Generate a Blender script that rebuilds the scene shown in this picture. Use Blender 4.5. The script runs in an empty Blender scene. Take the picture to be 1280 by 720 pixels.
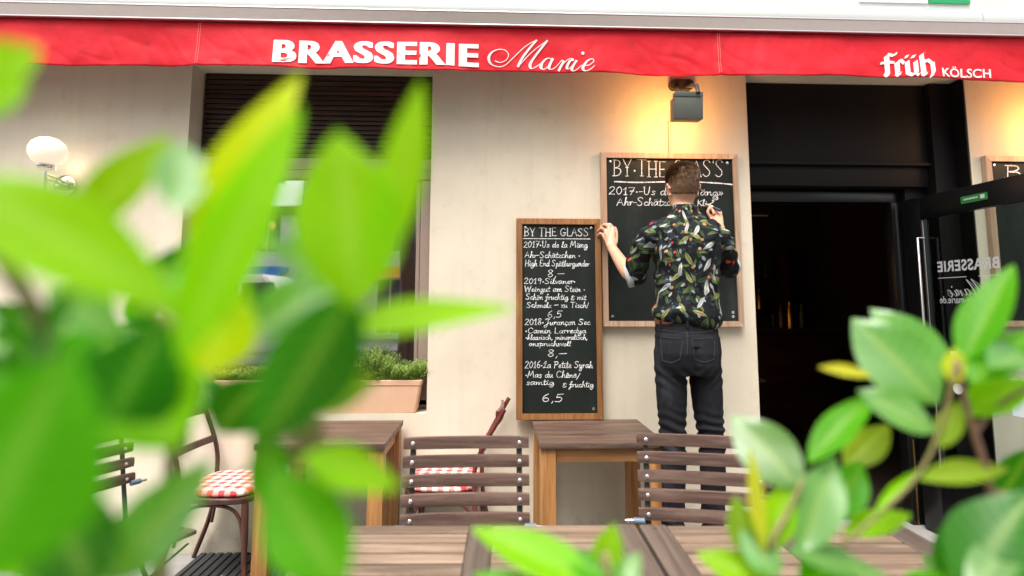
import bpy, bmesh, math, random
from mathutils import Vector, Matrix, noise
from mathutils.bvhtree import BVHTree
R = math.radians
S = bpy.context.scene
COL = S.collection
rng = random.Random(7)

# ------------------------------------------------------------------ camera
F_PX, CY, PITCH, YAW, ROLL, CAM_H, CAM_D = 680.0, 311.8, .1029, .0341, .0025, 1.4233, 3.3476
fwd = Vector((math.sin(YAW)*math.cos(PITCH), math.cos(YAW)*math.cos(PITCH), math.sin(PITCH)))
rt = fwd.cross(Vector((0, 0, 1))).normalized()
up = rt.cross(fwd)
r2 = rt*math.cos(ROLL) + up*math.sin(ROLL)
u2 = up*math.cos(ROLL) - rt*math.sin(ROLL)
CAM = Vector((0, -CAM_D, CAM_H))
cd = bpy.data.cameras.new('camera')
cd.sensor_width = 36
cd.lens = F_PX/1280*36
cd.shift_y = (CY-360)/1280
cd.clip_start = .02
cd.clip_end = 500
cd.dof.use_dof = True
cd.dof.focus_distance = 3.05
cd.dof.aperture_fstop = 1.3
cam = bpy.data.objects.new('camera', cd)
COL.objects.link(cam)
m3 = Matrix((r2, u2, -fwd)).transposed()
cam.matrix_world = Matrix.Translation(CAM) @ m3.to_4x4()
S.camera = cam

def ray(px, py):
    return fwd + r2*((px-640)/F_PX) - u2*((py-CY)/F_PX)
def at(px, py, Y):
    "the point of the real plane y = Y measured at this pixel of the photograph"
    d = ray(px, py)
    return CAM + d*((Y-CAM.y)/d.y)
def atd(px, py, dist):
    return CAM + ray(px, py)*dist

# ------------------------------------------------------------------ world, sun, exposure
SUN_EL, SUN_AZ = 66, 205            # azimuth measured clockwise from +Y: behind the camera, a little left
W = bpy.data.worlds.new('World'); S.world = W; W.use_nodes = True
wn = W.node_tree.nodes; wl = W.node_tree.links
bg = wn['Background']
sky = wn.new('ShaderNodeTexSky'); sky.sky_type = 'NISHITA'; sky.sun_disc = False
sky.sun_elevation = R(SUN_EL); sky.sun_rotation = R(SUN_AZ)
sky.air_density = 1.0; sky.dust_density = 6.0; sky.ozone_density = .6
hs = wn.new('ShaderNodeHueSaturation'); hs.inputs['Saturation'].default_value = .35
wl.new(sky.outputs[0], hs.inputs['Color']); wl.new(hs.outputs[0], bg.inputs[0])
bg.inputs[1].default_value = .15
sl = bpy.data.lights.new('sun', 'SUN'); sl.energy = 1.7; sl.angle = R(30); sl.color = (1, .96, .9)
so = bpy.data.objects.new('sun', sl); COL.objects.link(so)
sd = Vector((math.sin(R(SUN_AZ))*math.cos(R(SUN_EL)), math.cos(R(SUN_AZ))*math.cos(R(SUN_EL)), math.sin(R(SUN_EL))))
so.rotation_euler = sd.to_track_quat('Z', 'Y').to_euler()
S.view_settings.view_transform = 'Standard'
S.view_settings.look = 'None'
S.view_settings.gamma = 1
S.view_settings.use_curve_mapping = False
S.view_settings.exposure = 1.17
try:
    S.cycles.use_denoising = True
    S.cycles.max_bounces = 8
    S.cycles.transparent_max_bounces = 12
    S.cycles.caustics_reflective = False
    S.cycles.caustics_refractive = False
    S.cycles.sample_clamp_indirect = 6
except Exception:
    pass

# ------------------------------------------------------------------ materials
def nodemat(name):
    m = bpy.data.materials.new(name); m.use_nodes = True
    nt = m.node_tree
    return m, nt, nt.nodes['Principled BSDF']
def N(nt, t, **kw):
    n = nt.nodes.new(t)
    for k, v in kw.items():
        if k in n.inputs: n.inputs[k].default_value = v
        else: setattr(n, k, v)
    return n
def mixc(nt, fac, a, b, mode='MIX'):
    n = nt.nodes.new('ShaderNodeMix'); n.data_type = 'RGBA'; n.blend_type = mode
    for sock, v in ((n.inputs[0], fac), (n.inputs[6], a), (n.inputs[7], b)):
        if isinstance(v, (int, float)): sock.default_value = v
        elif isinstance(v, (tuple, list)): sock.default_value = (*v[:3], 1)
        else: nt.links.new(v, sock)
    return n.outputs[2]
def ramp(nt, fac, stops):
    n = nt.nodes.new('ShaderNodeValToRGB')
    el = n.color_ramp.elements
    while len(el) < len(stops): el.new(.5)
    for e, (p, c) in zip(el, stops):
        e.position = p; e.color = (*c, 1) if len(c) == 3 else c
    nt.links.new(fac, n.inputs[0])
    return n.outputs[0]
def math_(nt, op, a, b=None, c=None):
    n = nt.nodes.new('ShaderNodeMath'); n.operation = op
    for i, v in enumerate((a, b, c)):
        if v is None: continue
        if isinstance(v, (int, float)): n.inputs[i].default_value = v
        else: nt.links.new(v, n.inputs[i])
    return n.outputs[0]
def coords(nt, scale=(1, 1, 1), kind='Object', rand=0):
    tc = nt.nodes.new('ShaderNodeTexCoord')
    mp = nt.nodes.new('ShaderNodeMapping'); mp.inputs['Scale'].default_value = scale
    nt.links.new(tc.outputs[kind], mp.inputs[0])
    if rand:
        oi = nt.nodes.new('ShaderNodeObjectInfo'); gm = nt.nodes.new('ShaderNodeNewGeometry')
        s = math_(nt, 'ADD', math_(nt, 'MULTIPLY', oi.outputs['Random'], 37.), math_(nt, 'MULTIPLY', gm.outputs['Random Per Island'], 53.))
        nt.links.new(s, mp.inputs['Location'])
    return mp.outputs[0]
def noise_(nt, vec, scale, detail=4, rough=.55, dist=0):
    n = nt.nodes.new('ShaderNodeTexNoise')
    n.inputs['Scale'].default_value = scale; n.inputs['Detail'].default_value = detail
    n.inputs['Roughness'].default_value = rough; n.inputs['Distortion'].default_value = dist
    if vec is not None: nt.links.new(vec, n.inputs['Vector'])
    return n.outputs[0]
def bump(nt, b, h, strength=.3, dist=.01):
    n = nt.nodes.new('ShaderNodeBump'); n.inputs['Strength'].default_value = strength; n.inputs['Distance'].default_value = dist
    nt.links.new(h, n.inputs['Height']); nt.links.new(n.outputs[0], b.inputs['Normal'])

def simple(name, col, rough=.5, metal=0, spec=.5, var=.12, nscale=20, bmp=0):
    m, nt, b = nodemat(name)
    v = noise_(nt, coords(nt), nscale, 5)
    c = mixc(nt, v, tuple(x*(1-var) for x in col), tuple(min(1, x*(1+var)) for x in col))
    nt.links.new(c, b.inputs['Base Color'])
    b.inputs['Roughness'].default_value = rough; b.inputs['Metallic'].default_value = metal
    b.inputs['Specular IOR Level'].default_value = spec
    if bmp: bump(nt, b, v, bmp, .004)
    return m
def wood(name, dark, light, axis=0, scale=1., rough=.55, wear=None, grey=0):
    m, nt, b = nodemat(name)
    sc = [22*scale]*3; sc[axis] = 1.4*scale
    v = coords(nt, tuple(sc), rand=1)
    n1 = noise_(nt, v, 1.0, 6, .6, 1.2)
    sc2 = [90*scale]*3; sc2[axis] = 3*scale
    n2 = noise_(nt, coords(nt, tuple(sc2), rand=1), 1., 3, .6)
    c = ramp(nt, n1, [(.32, dark), (.52, tuple((a+b_)/2 for a, b_ in zip(dark, light))), (.7, light)])
    c = mixc(nt, math_(nt, 'MULTIPLY', ramp(nt, n2, [(.35, (1, 1, 1)), (.55, (0, 0, 0))]), .45), c, tuple(x*.55 for x in dark))
    gm = nt.nodes.new('ShaderNodeNewGeometry')
    k = math_(nt, 'MULTIPLY_ADD', gm.outputs['Random Per Island'], .5, .75)
    hsv = nt.nodes.new('ShaderNodeHueSaturation'); nt.links.new(c, hsv.inputs['Color']); nt.links.new(k, hsv.inputs['Value'])
    c = hsv.outputs[0]
    if wear:
        sw = [14*scale]*3; sw[axis] = 2.2*scale
        w = noise_(nt, coords(nt, tuple(sw), rand=1), 1., 8, .72)
        c = mixc(nt, ramp(nt, w, [(.5, (0, 0, 0)), (.68, (.8, .8, .8))]), c, wear)
    nt.links.new(c, b.inputs['Base Color'])
    b.inputs['Roughness'].default_value = rough
    bump(nt, b, n2, .25, .002)
    return m

M = {}
# plaster of the facade
m, nt, b = nodemat('cream_plaster')
o = coords(nt)
n1 = noise_(nt, o, 1.3, 6, .6); n2 = noise_(nt, coords(nt, (9, 9, .5)), 1.6, 5, .65); n3 = noise_(nt, o, 60, 4, .6); n4 = noise_(nt, o, 7, 8, .7)
c = ramp(nt, n1, [(.3, (.58, .505, .39)), (.7, (.69, .62, .49))])
c = mixc(nt, math_(nt, 'MULTIPLY', ramp(nt, n2, [(.48, (0, 0, 0)), (.72, (1, 1, 1))]), .16), c, (.43, .36, .28))
c = mixc(nt, math_(nt, 'MULTIPLY', ramp(nt, n4, [(.54, (0, 0, 0)), (.70, (1, 1, 1))]), .30), c, (.42, .35, .28))
sx = nt.nodes.new('ShaderNodeSeparateXYZ'); nt.links.new(o, sx.inputs[0])
low = math_(nt, 'SUBTRACT', math_(nt, 'MULTIPLY', n4, .55), sx.outputs[2])       # splash dirt just above the pavement
c = mixc(nt, ramp(nt, low, [(.1, (0, 0, 0)), (.34, (.75, .75, .75))]), c, (.2, .18, .15))
nt.links.new(c, b.inputs['Base Color']); b.inputs['Roughness'].default_value = .85
bump(nt, b, mixc(nt, .35, n3, n4), .22, .004); M['plaster'] = m

# street paving
m, nt, b = nodemat('pavement_slabs')
br = nt.nodes.new('ShaderNodeTexBrick'); nt.links.new(coords(nt), br.inputs['Vector'])
br.inputs['Color1'].default_value = (.20, .19, .18, 1); br.inputs['Color2'].default_value = (.26, .25, .235, 1); br.inputs['Mortar'].default_value = (.07, .065, .06, 1)
br.inputs['Scale'].default_value = 1; br.inputs['Brick Width'].default_value = .5; br.inputs['Row Height'].default_value = .5; br.inputs['Mortar Size'].default_value = .008
n1 = noise_(nt, coords(nt), 6, 8, .7)
c = mixc(nt, .55, br.outputs[0], ramp(nt, n1, [(.3, (.12, .115, .11)), (.7, (.30, .29, .27))]))
nt.links.new(c, b.inputs['Base Color']); b.inputs['Roughness'].default_value = .8
bump(nt, b, mixc(nt, .5, br.outputs[1], n1), .3, .004); M['pave'] = m
M['asphalt'] = simple('asphalt', (.05, .05, .052), .9, var=.3, nscale=60, bmp=.3)
M['kerb'] = simple('granite_kerb', (.3, .29, .28), .8, var=.3, nscale=80, bmp=.2)
M['stone'] = simple('grey_stone', (.25, .24, .23), .75, var=.25, nscale=40, bmp=.2)

# red valance fabric
m, nt, b = nodemat('red_awning_fabric')
w1 = noise_(nt, coords(nt, (1, 1, 1)), 5, 6, .6); w2 = noise_(nt, coords(nt, (900, 900, 900)), 1, 1)
c = mixc(nt, w1, (.58, .008, .018), (.72, .016, .030))
st = noise_(nt, coords(nt, (8, 8, 5)), 1, 8, .7)
c = mixc(nt, math_(nt, 'MULTIPLY', ramp(nt, st, [(.54, (0, 0, 0)), (.74, (1, 1, 1))]), .5), c, (.33, .02, .02))
nt.links.new(c, b.inputs['Base Color']); b.inputs['Roughness'].default_value = .62; b.inputs['Specular IOR Level'].default_value = .25
bump(nt, b, w1, .35, .02); M['red'] = m
M['letter'] = simple('white_print', (.78, .76, .73), .6, var=.06)
M['stitch'] = simple('pale_thread', (.72, .32, .3), .8)
m, nt, b = nodemat('white_powder_coat')
n1 = noise_(nt, coords(nt, (.6, 3, 3)), 2, 5, .6)
nt.links.new(ramp(nt, n1, [(.3, (.44, .47, .45)), (.7, (.52, .54, .52))]), b.inputs['Base Color'])
b.inputs['Roughness'].default_value = .22; b.inputs['Coat Weight'].default_value = .4; M['white_metal'] = m
M['alu'] = simple('brushed_aluminium', (.82, .74, .72), .34, 1, var=.05)
M['green_sign'] = simple('green_sign_face', (.02, .33, .12), .4)
M['fascia'] = simple('pale_fascia', (.62, .62, .60), .7, var=.1, nscale=8)

# wood
M['oak'] = wood('warm_oak', (.30, .125, .035), (.50, .25, .085), 2, 1, .45)
M['oakx'] = wood('warm_oak_rails', (.30, .125, .035), (.50, .25, .085), 0, 1, .45)
M['walnut'] = wood('dark_table_wood', (.055, .032, .024), (.15, .088, .06), 0, 1.1, .5, wear=(.17, .11, .075))
M['slat'] = wood('dark_slat_wood', (.055, .031, .025), (.15, .085, .064), 0, 1.2, .5, wear=(.20, .135, .105))
M['decka'] = wood('weathered_slats', (.10, .066, .045), (.24, .165, .115), 0, .9, .6, wear=(.31, .23, .17))
M['deckb'] = wood('weathered_cross_batten', (.075, .054, .043), (.16, .118, .094), 1, .8, .55)
M['frame_dark'] = wood('stained_frame_wood', (.20, .075, .02), (.40, .19, .07), 2, 1.3, .45)
M['frame_light'] = wood('pale_frame_wood', (.44, .27, .17), (.60, .42, .29), 2, 1.0, .5)
M['bent'] = wood('dark_bentwood', (.035, .013, .009), (.10, .036, .022), 2, 1.2, .3)
M['cafe_frame'] = simple('taupe_window_frame', (.29, .215, .175), .5, var=.14, nscale=9, bmp=.05)
M['louvre'] = wood('brown_louvre_slats', (.014, .007, .005), (.055, .023, .012), 0, 1.0, .45)
M['redwood'] = wood('red_stained_bentwood', (.06, .012, .010), (.17, .035, .028), 2, 1.2, .25)
# slate
m, nt, b = nodemat('chalkboard_slate')
n1 = noise_(nt, coords(nt, (2.5, 2.5, 1.2)), 1.6, 6, .65)
nt.links.new(ramp(nt, n1, [(.30, (.005, .0075, .006)), (.55, (.010, .014, .0115)), (.72, (.026, .033, .028))]), b.inputs['Base Color'])
b.inputs['Roughness'].default_value = .5; b.inputs['Specular IOR Level'].default_value = .3; M['slate'] = m
m, nt, b = nodemat('chalk_pen_ink')
nt.links.new(ramp(nt, noise_(nt, coords(nt), 120, 3), [(.36, (.34, .34, .34)), (.56, (.82, .82, .81))]), b.inputs['Base Color']); b.inputs['Roughness'].default_value = .9; M['chalk'] = m
M['screw'] = simple('bright_screw_heads', (.75, .75, .74), .25, 1)
M['black_metal'] = simple('black_powder_coat', (.02, .02, .02), .45)
M['lampgrey'] = simple('dark_grey_lamp_housing', (.10, .105, .09), .45, .3)
M['chrome'] = simple('polished_chrome', (.72, .70, .68), .12, 1, var=.03)
M['brass'] = simple('aged_brass', (.62, .38, .10), .3, 1, var=.2)
M['steel_green'] = simple('dark_green_steel', (.03, .045, .04), .45, .2)
M['bluegrey'] = simple('blue_grey_plastic_cap', (.10, .14, .19), .45)
M['door_black'] = simple('black_lacquered_door', (.005, .005, .0055), .28, var=.3, nscale=12)
M['soot'] = simple('black_recess_paint', (.006, .0052, .005), .6, 0, .2, var=.25, nscale=6)
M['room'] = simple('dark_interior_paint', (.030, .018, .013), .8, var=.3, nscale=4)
M['bar'] = wood('dark_bar_wood', (.03, .012, .008), (.075, .03, .018), 0, .6, .35)
M['pipe'] = simple('painted_conduit', (.48, .36, .30), .45)
M['terracotta'] = simple('terracotta', (.66, .42, .27), .8, var=.1, nscale=14, bmp=.12)
M['soil'] = simple('potting_soil', (.045, .03, .02), .95, var=.5, nscale=70, bmp=.6)
M['grate'] = simple('black_rubber_mat', (.025, .026, .028), .7, var=.3)
M['paper'] = simple('pale_blue_paper', (.62, .70, .74), .8, var=.04)
M['paperw'] = simple('white_sticker', (.80, .80, .80), .6, var=.03)
M['china'] = simple('white_china', (.80, .79, .77), .15, var=.03)

def emit(name, col, s):
    m, nt, b = nodemat(name)
    b.inputs['Base Color'].default_value = (*col, 1)
    b.inputs['Emission Color'].default_value = (*col, 1); b.inputs['Emission Strength'].default_value = s
    return m
M['globe'] = emit('opal_glass_lit', (1, .86, .68), .20)
M['bulb'] = emit('lit_warm_bulb', (1, .5, .14), 6)
M['lampface'] = emit('lit_lamp_lens', (1, .62, .26), 6)
M['exit'] = simple('green_exit_sticker', (.02, .16, .03), .5)
M['frost'] = simple('faded_glass_lettering', (.42, .43, .43), .7)

def glass(name, refl, tint):
    m, nt, b = nodemat(name)
    out = [n for n in nt.nodes if n.type == 'OUTPUT_MATERIAL'][0]
    tr = nt.nodes.new('ShaderNodeBsdfTransparent'); tr.inputs[0].default_value = (*tint, 1)
    gl = nt.nodes.new('ShaderNodeBsdfGlossy'); gl.inputs['Roughness'].default_value = .012
    lw = nt.nodes.new('ShaderNodeFresnel'); lw.inputs[0].default_value = 1.5
    gm = nt.nodes.new('ShaderNodeNewGeometry')
    f = math_(nt, 'MULTIPLY', math_(nt, 'MAXIMUM', lw.outputs[0], refl), math_(nt, 'SUBTRACT', 1., gm.outputs['Backfacing']))
    mx = nt.nodes.new('ShaderNodeMixShader')
    nt.links.new(f, mx.inputs[0]); nt.links.new(tr.outputs[0], mx.inputs[1]); nt.links.new(gl.outputs[0], mx.inputs[2])
    nt.links.new(mx.outputs[0], out.inputs[0])
    return m
M['glass_window'] = glass('coated_window_glass', .8, (.5, .52, .5))
M['glass_door'] = glass('tinted_door_glass', .05, (.72, .76, .75))

# ------------------------------------------------------------------ mesh helpers
class MB:
    def __init__(s): s.bm = bmesh.new()
    def _verts(s, cos, faces):
        vs = [s.bm.verts.new(c) for c in cos]
        for f in faces:
            try: s.bm.faces.new([vs[i] for i in f])
            except ValueError: pass
        return vs
    def box(s, lo, hi, bev=0, mat=None, seg=2):
        t = bmesh.new()
        bmesh.ops.create_cube(t, size=1)
        lo = Vector(lo); hi = Vector(hi); d = hi-lo
        for v in t.verts: v.co = Vector((v.co.x*d.x, v.co.y*d.y, v.co.z*d.z)) + (lo+hi)/2
        if bev: bmesh.ops.bevel(t, geom=t.edges[:], offset=bev, segments=seg, affect='EDGES', profile=.6)
        if mat is not None: t.transform(mat)
        s.merge(t); return s
    def merge(s, t):
        mp = {v: s.bm.verts.new(v.co) for v in t.verts}
        for f in t.faces:
            try: s.bm.faces.new([mp[v] for v in f.verts])
            except ValueError: pass
        t.free()
    def tube(s, pts, r, n=10, cap=True, flat=None):
        pts = [Vector(p) for p in pts]
        rs = r if isinstance(r, (list, tuple)) else [r]*len(pts)
        rings = []; prev = None
        for i, p in enumerate(pts):
            d = (pts[min(i+1, len(pts)-1)] - pts[max(i-1, 0)]).normalized()
            ref = prev if prev is not None else (Vector((0, 0, 1)) if abs(d.z) < .9 else Vector((0, 1, 0)))
            u = (ref - d*ref.dot(d)).normalized(); v = d.cross(u); prev = u
            ru = rs[i] if not isinstance(rs[i], tuple) else rs[i][0]
            rv = rs[i] if not isinstance(rs[i], tuple) else rs[i][1]
            rings.append([s.bm.verts.new(p + u*(ru*math.cos(2*math.pi*k/n)) + v*(rv*math.sin(2*math.pi*k/n))) for k in range(n)])
        for a, b_ in zip(rings, rings[1:]):
            for k in range(n): s.bm.faces.new((a[k], a[(k+1) % n], b_[(k+1) % n], b_[k]))
        if cap:
            s.bm.faces.new(rings[0][::-1]); s.bm.faces.new(rings[-1])
        return s
    def rings(s, rr, cap=True):
        "rr: list of lists of points"
        vs = [[s.bm.verts.new(p) for p in ring] for ring in rr]; n = len(vs[0])
        for a, b_ in zip(vs, vs[1:]):
            for k in range(n): s.bm.faces.new((a[k], a[(k+1) % n], b_[(k+1) % n], b_[k]))
        if cap:
            s.bm.faces.new(vs[0][::-1]); s.bm.faces.new(vs[-1])
        return s
    def lathe(s, c, prof, n=28, axis=2):
        c = Vector(c); rr = []
        for r_, h in prof:
            ring = []
            for k in range(n):
                a = 2*math.pi*k/n; q = [r_*math.cos(a), r_*math.sin(a)]
                p = {2: (q[0], q[1], h), 1: (q[0], h, q[1]), 0: (h, q[0], q[1])}[axis]
                ring.append(c+Vector(p))
            rr.append(ring)
        return s.rings(rr)
    def ball(s, c, r, sub=3):
        t = bmesh.new(); bmesh.ops.create_icosphere(t, subdivisions=sub, radius=1)
        r = Vector(r if isinstance(r, (tuple, list)) else (r, r, r)); c = Vector(c)
        for v in t.verts: v.co = Vector((v.co.x*r.x, v.co.y*r.y, v.co.z*r.z)) + c
        s.merge(t); return s
    def prism(s, pts, ext):
        a = [Vector(p) for p in pts]; e = Vector(ext); return s.rings([a, [p+e for p in a]])
    def mesh(s, name):
        bmesh.ops.recalc_face_normals(s.bm, faces=s.bm.faces[:])
        me = bpy.data.meshes.new(name); s.bm.to_mesh(me); s.bm.free(); return me

def finish(me, ang=.7):
    me.polygons.foreach_set('use_smooth', [True]*len(me.polygons))
    me.set_sharp_from_angle(angle=ang)
def obj(name, mb, mat, parent=None, ang=.7, world=True):
    me = mb.mesh(name) if isinstance(mb, MB) else mb
    if ang: finish(me, ang)
    if mat: me.materials.append(M[mat] if isinstance(mat, str) else mat)
    o = bpy.data.objects.new(name, me); COL.objects.link(o)
    if parent:
        if world:
            off = Vector((0, 0, 0)); p = parent
            while p: off += p.location; p = p.parent
            me.transform(Matrix.Translation(-off))
        o.parent = parent
    return o
def tag(o, label, cat, group=None):
    o['label'] = label; o['category'] = cat
    if group: o['group'] = group
    return o
def thing(name, label, cat, loc=(0, 0, 0), rz=0, group=None):
    o = bpy.data.objects.new(name, None); COL.objects.link(o); o.empty_display_size = .05
    o.location = loc; o.rotation_euler = (0, 0, rz)
    return tag(o, label, cat, group)
def struct(o, kind='structure'):
    o['kind'] = kind; return o
def copy_tree(o, parent=None):
    c = o.copy(); COL.objects.link(c)
    if parent: c.parent = parent
    for ch in list(o.children): copy_tree(ch, c)
    return c
def smooth(pts, n=6):
    "Catmull-Rom through the points"
    pts = [Vector(p) for p in pts]
    if len(pts) < 3: return pts
    e = [pts[0]*2-pts[1]] + pts + [pts[-1]*2-pts[-2]]; out = []
    for i in range(1, len(e)-2):
        p0, p1, p2, p3 = e[i-1:i+3]
        for k in range(n):
            t = k/n
            out.append(.5*((2*p1) + (p2-p0)*t + (2*p0-5*p1+4*p2-p3)*t*t + (3*p1-p0-3*p2+p3)*t**3))
    out.append(pts[-1]); return out

# ------------------------------------------------------------------ writing helpers (2-D strokes -> thin solid ribbons)
LIFT = [0]
def next_lift():
    LIFT[0] = (LIFT[0]+1) % 24; return LIFT[0]*5e-5
def ribbon(mb, pts, width, place, cap=.4, thick=None):
    "pts 2-D; width number or function of direction; place maps (x, y, lift) to 3-D"
    pts = [Vector((p[0], p[1])) for p in pts]
    q = [pts[0]]
    for p in pts[1:]:
        if (p-q[-1]).length > 1e-6: q.append(p)
    pts = q
    if len(pts) < 2: return
    l0 = next_lift()
    if not callable(width): width = width*(.78+.4*((LIFT[0]*7) % 24)/24)      # uneven pressure of the pen
    L = []; Rr = []
    for i, p in enumerate(pts):
        d = (pts[min(i+1, len(pts)-1)] - pts[max(i-1, 0)]).normalized()
        n = Vector((-d.y, d.x)); w = (width(d) if callable(width) else width*(1+.16*math.sin(i*1.7+LIFT[0])))/2
        if i == 0: p = p - d*w*cap
        if i == len(pts)-1: p = p + d*w*cap
        L.append(p+n*w); Rr.append(p-n*w)
    vs = [(mb.bm.verts.new(place(a.x, a.y, l0+i*5e-6)), mb.bm.verts.new(place(b_.x, b_.y, l0+i*5e-6))) for i, (a, b_) in enumerate(zip(L, Rr))]
    for (a, b_), (c_, d_) in zip(vs, vs[1:]):
        try: mb.bm.faces.new((a, b_, d_, c_))
        except ValueError: pass
def nibstroke(mb, pts, nib, place):
    n = Vector(nib)/2; l0 = next_lift()
    vs = [(mb.bm.verts.new(place(p[0]+n.x, p[1]+n.y, l0)), mb.bm.verts.new(place(p[0]-n.x, p[1]-n.y, l0))) for p in pts]
    for (a, b_), (c_, d_) in zip(vs, vs[1:]): mb.bm.faces.new((a, b_, d_, c_))
def dot(mb, x, y, r, place, n=10):
    l0 = next_lift(); mb.bm.faces.new([mb.bm.verts.new(place(x+r*math.cos(2*math.pi*k/n), y+r*math.sin(2*math.pi*k/n), l0)) for k in range(n)])
def font_text(mb, s, x0, x1, y0, y1, place, offset=0., sub=0, mirror=False, space=1.0):
    "built-in typeface, fitted to the rectangle x0..x1, y0..y1 (cap height = y1-y0)"
    cu = bpy.data.curves.new('t', 'FONT'); cu.body = s; cu.offset = offset; cu.space_character = space; cu.resolution_u = 4
    ob = bpy.data.objects.new('t', cu); COL.objects.link(ob)
    dg = bpy.context.evaluated_depsgraph_get()
    me = bpy.data.meshes.new_from_object(ob.evaluated_get(dg))
    bpy.data.objects.remove(ob); bpy.data.curves.remove(cu)
    bm = bmesh.new(); bm.from_mesh(me); bpy.data.meshes.remove(me)
    xs = [v.co.x for v in bm.verts]; a, b_ = min(xs), max(xs)
    capl = .729
    for v in bm.verts:
        t = (v.co.x-a)/(b_-a)
        if mirror: t = 1-t
        v.co = place(x0+(x1-x0)*t, y0+(y1-y0)*(v.co.y/capl))
    mb.merge(bm)

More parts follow.
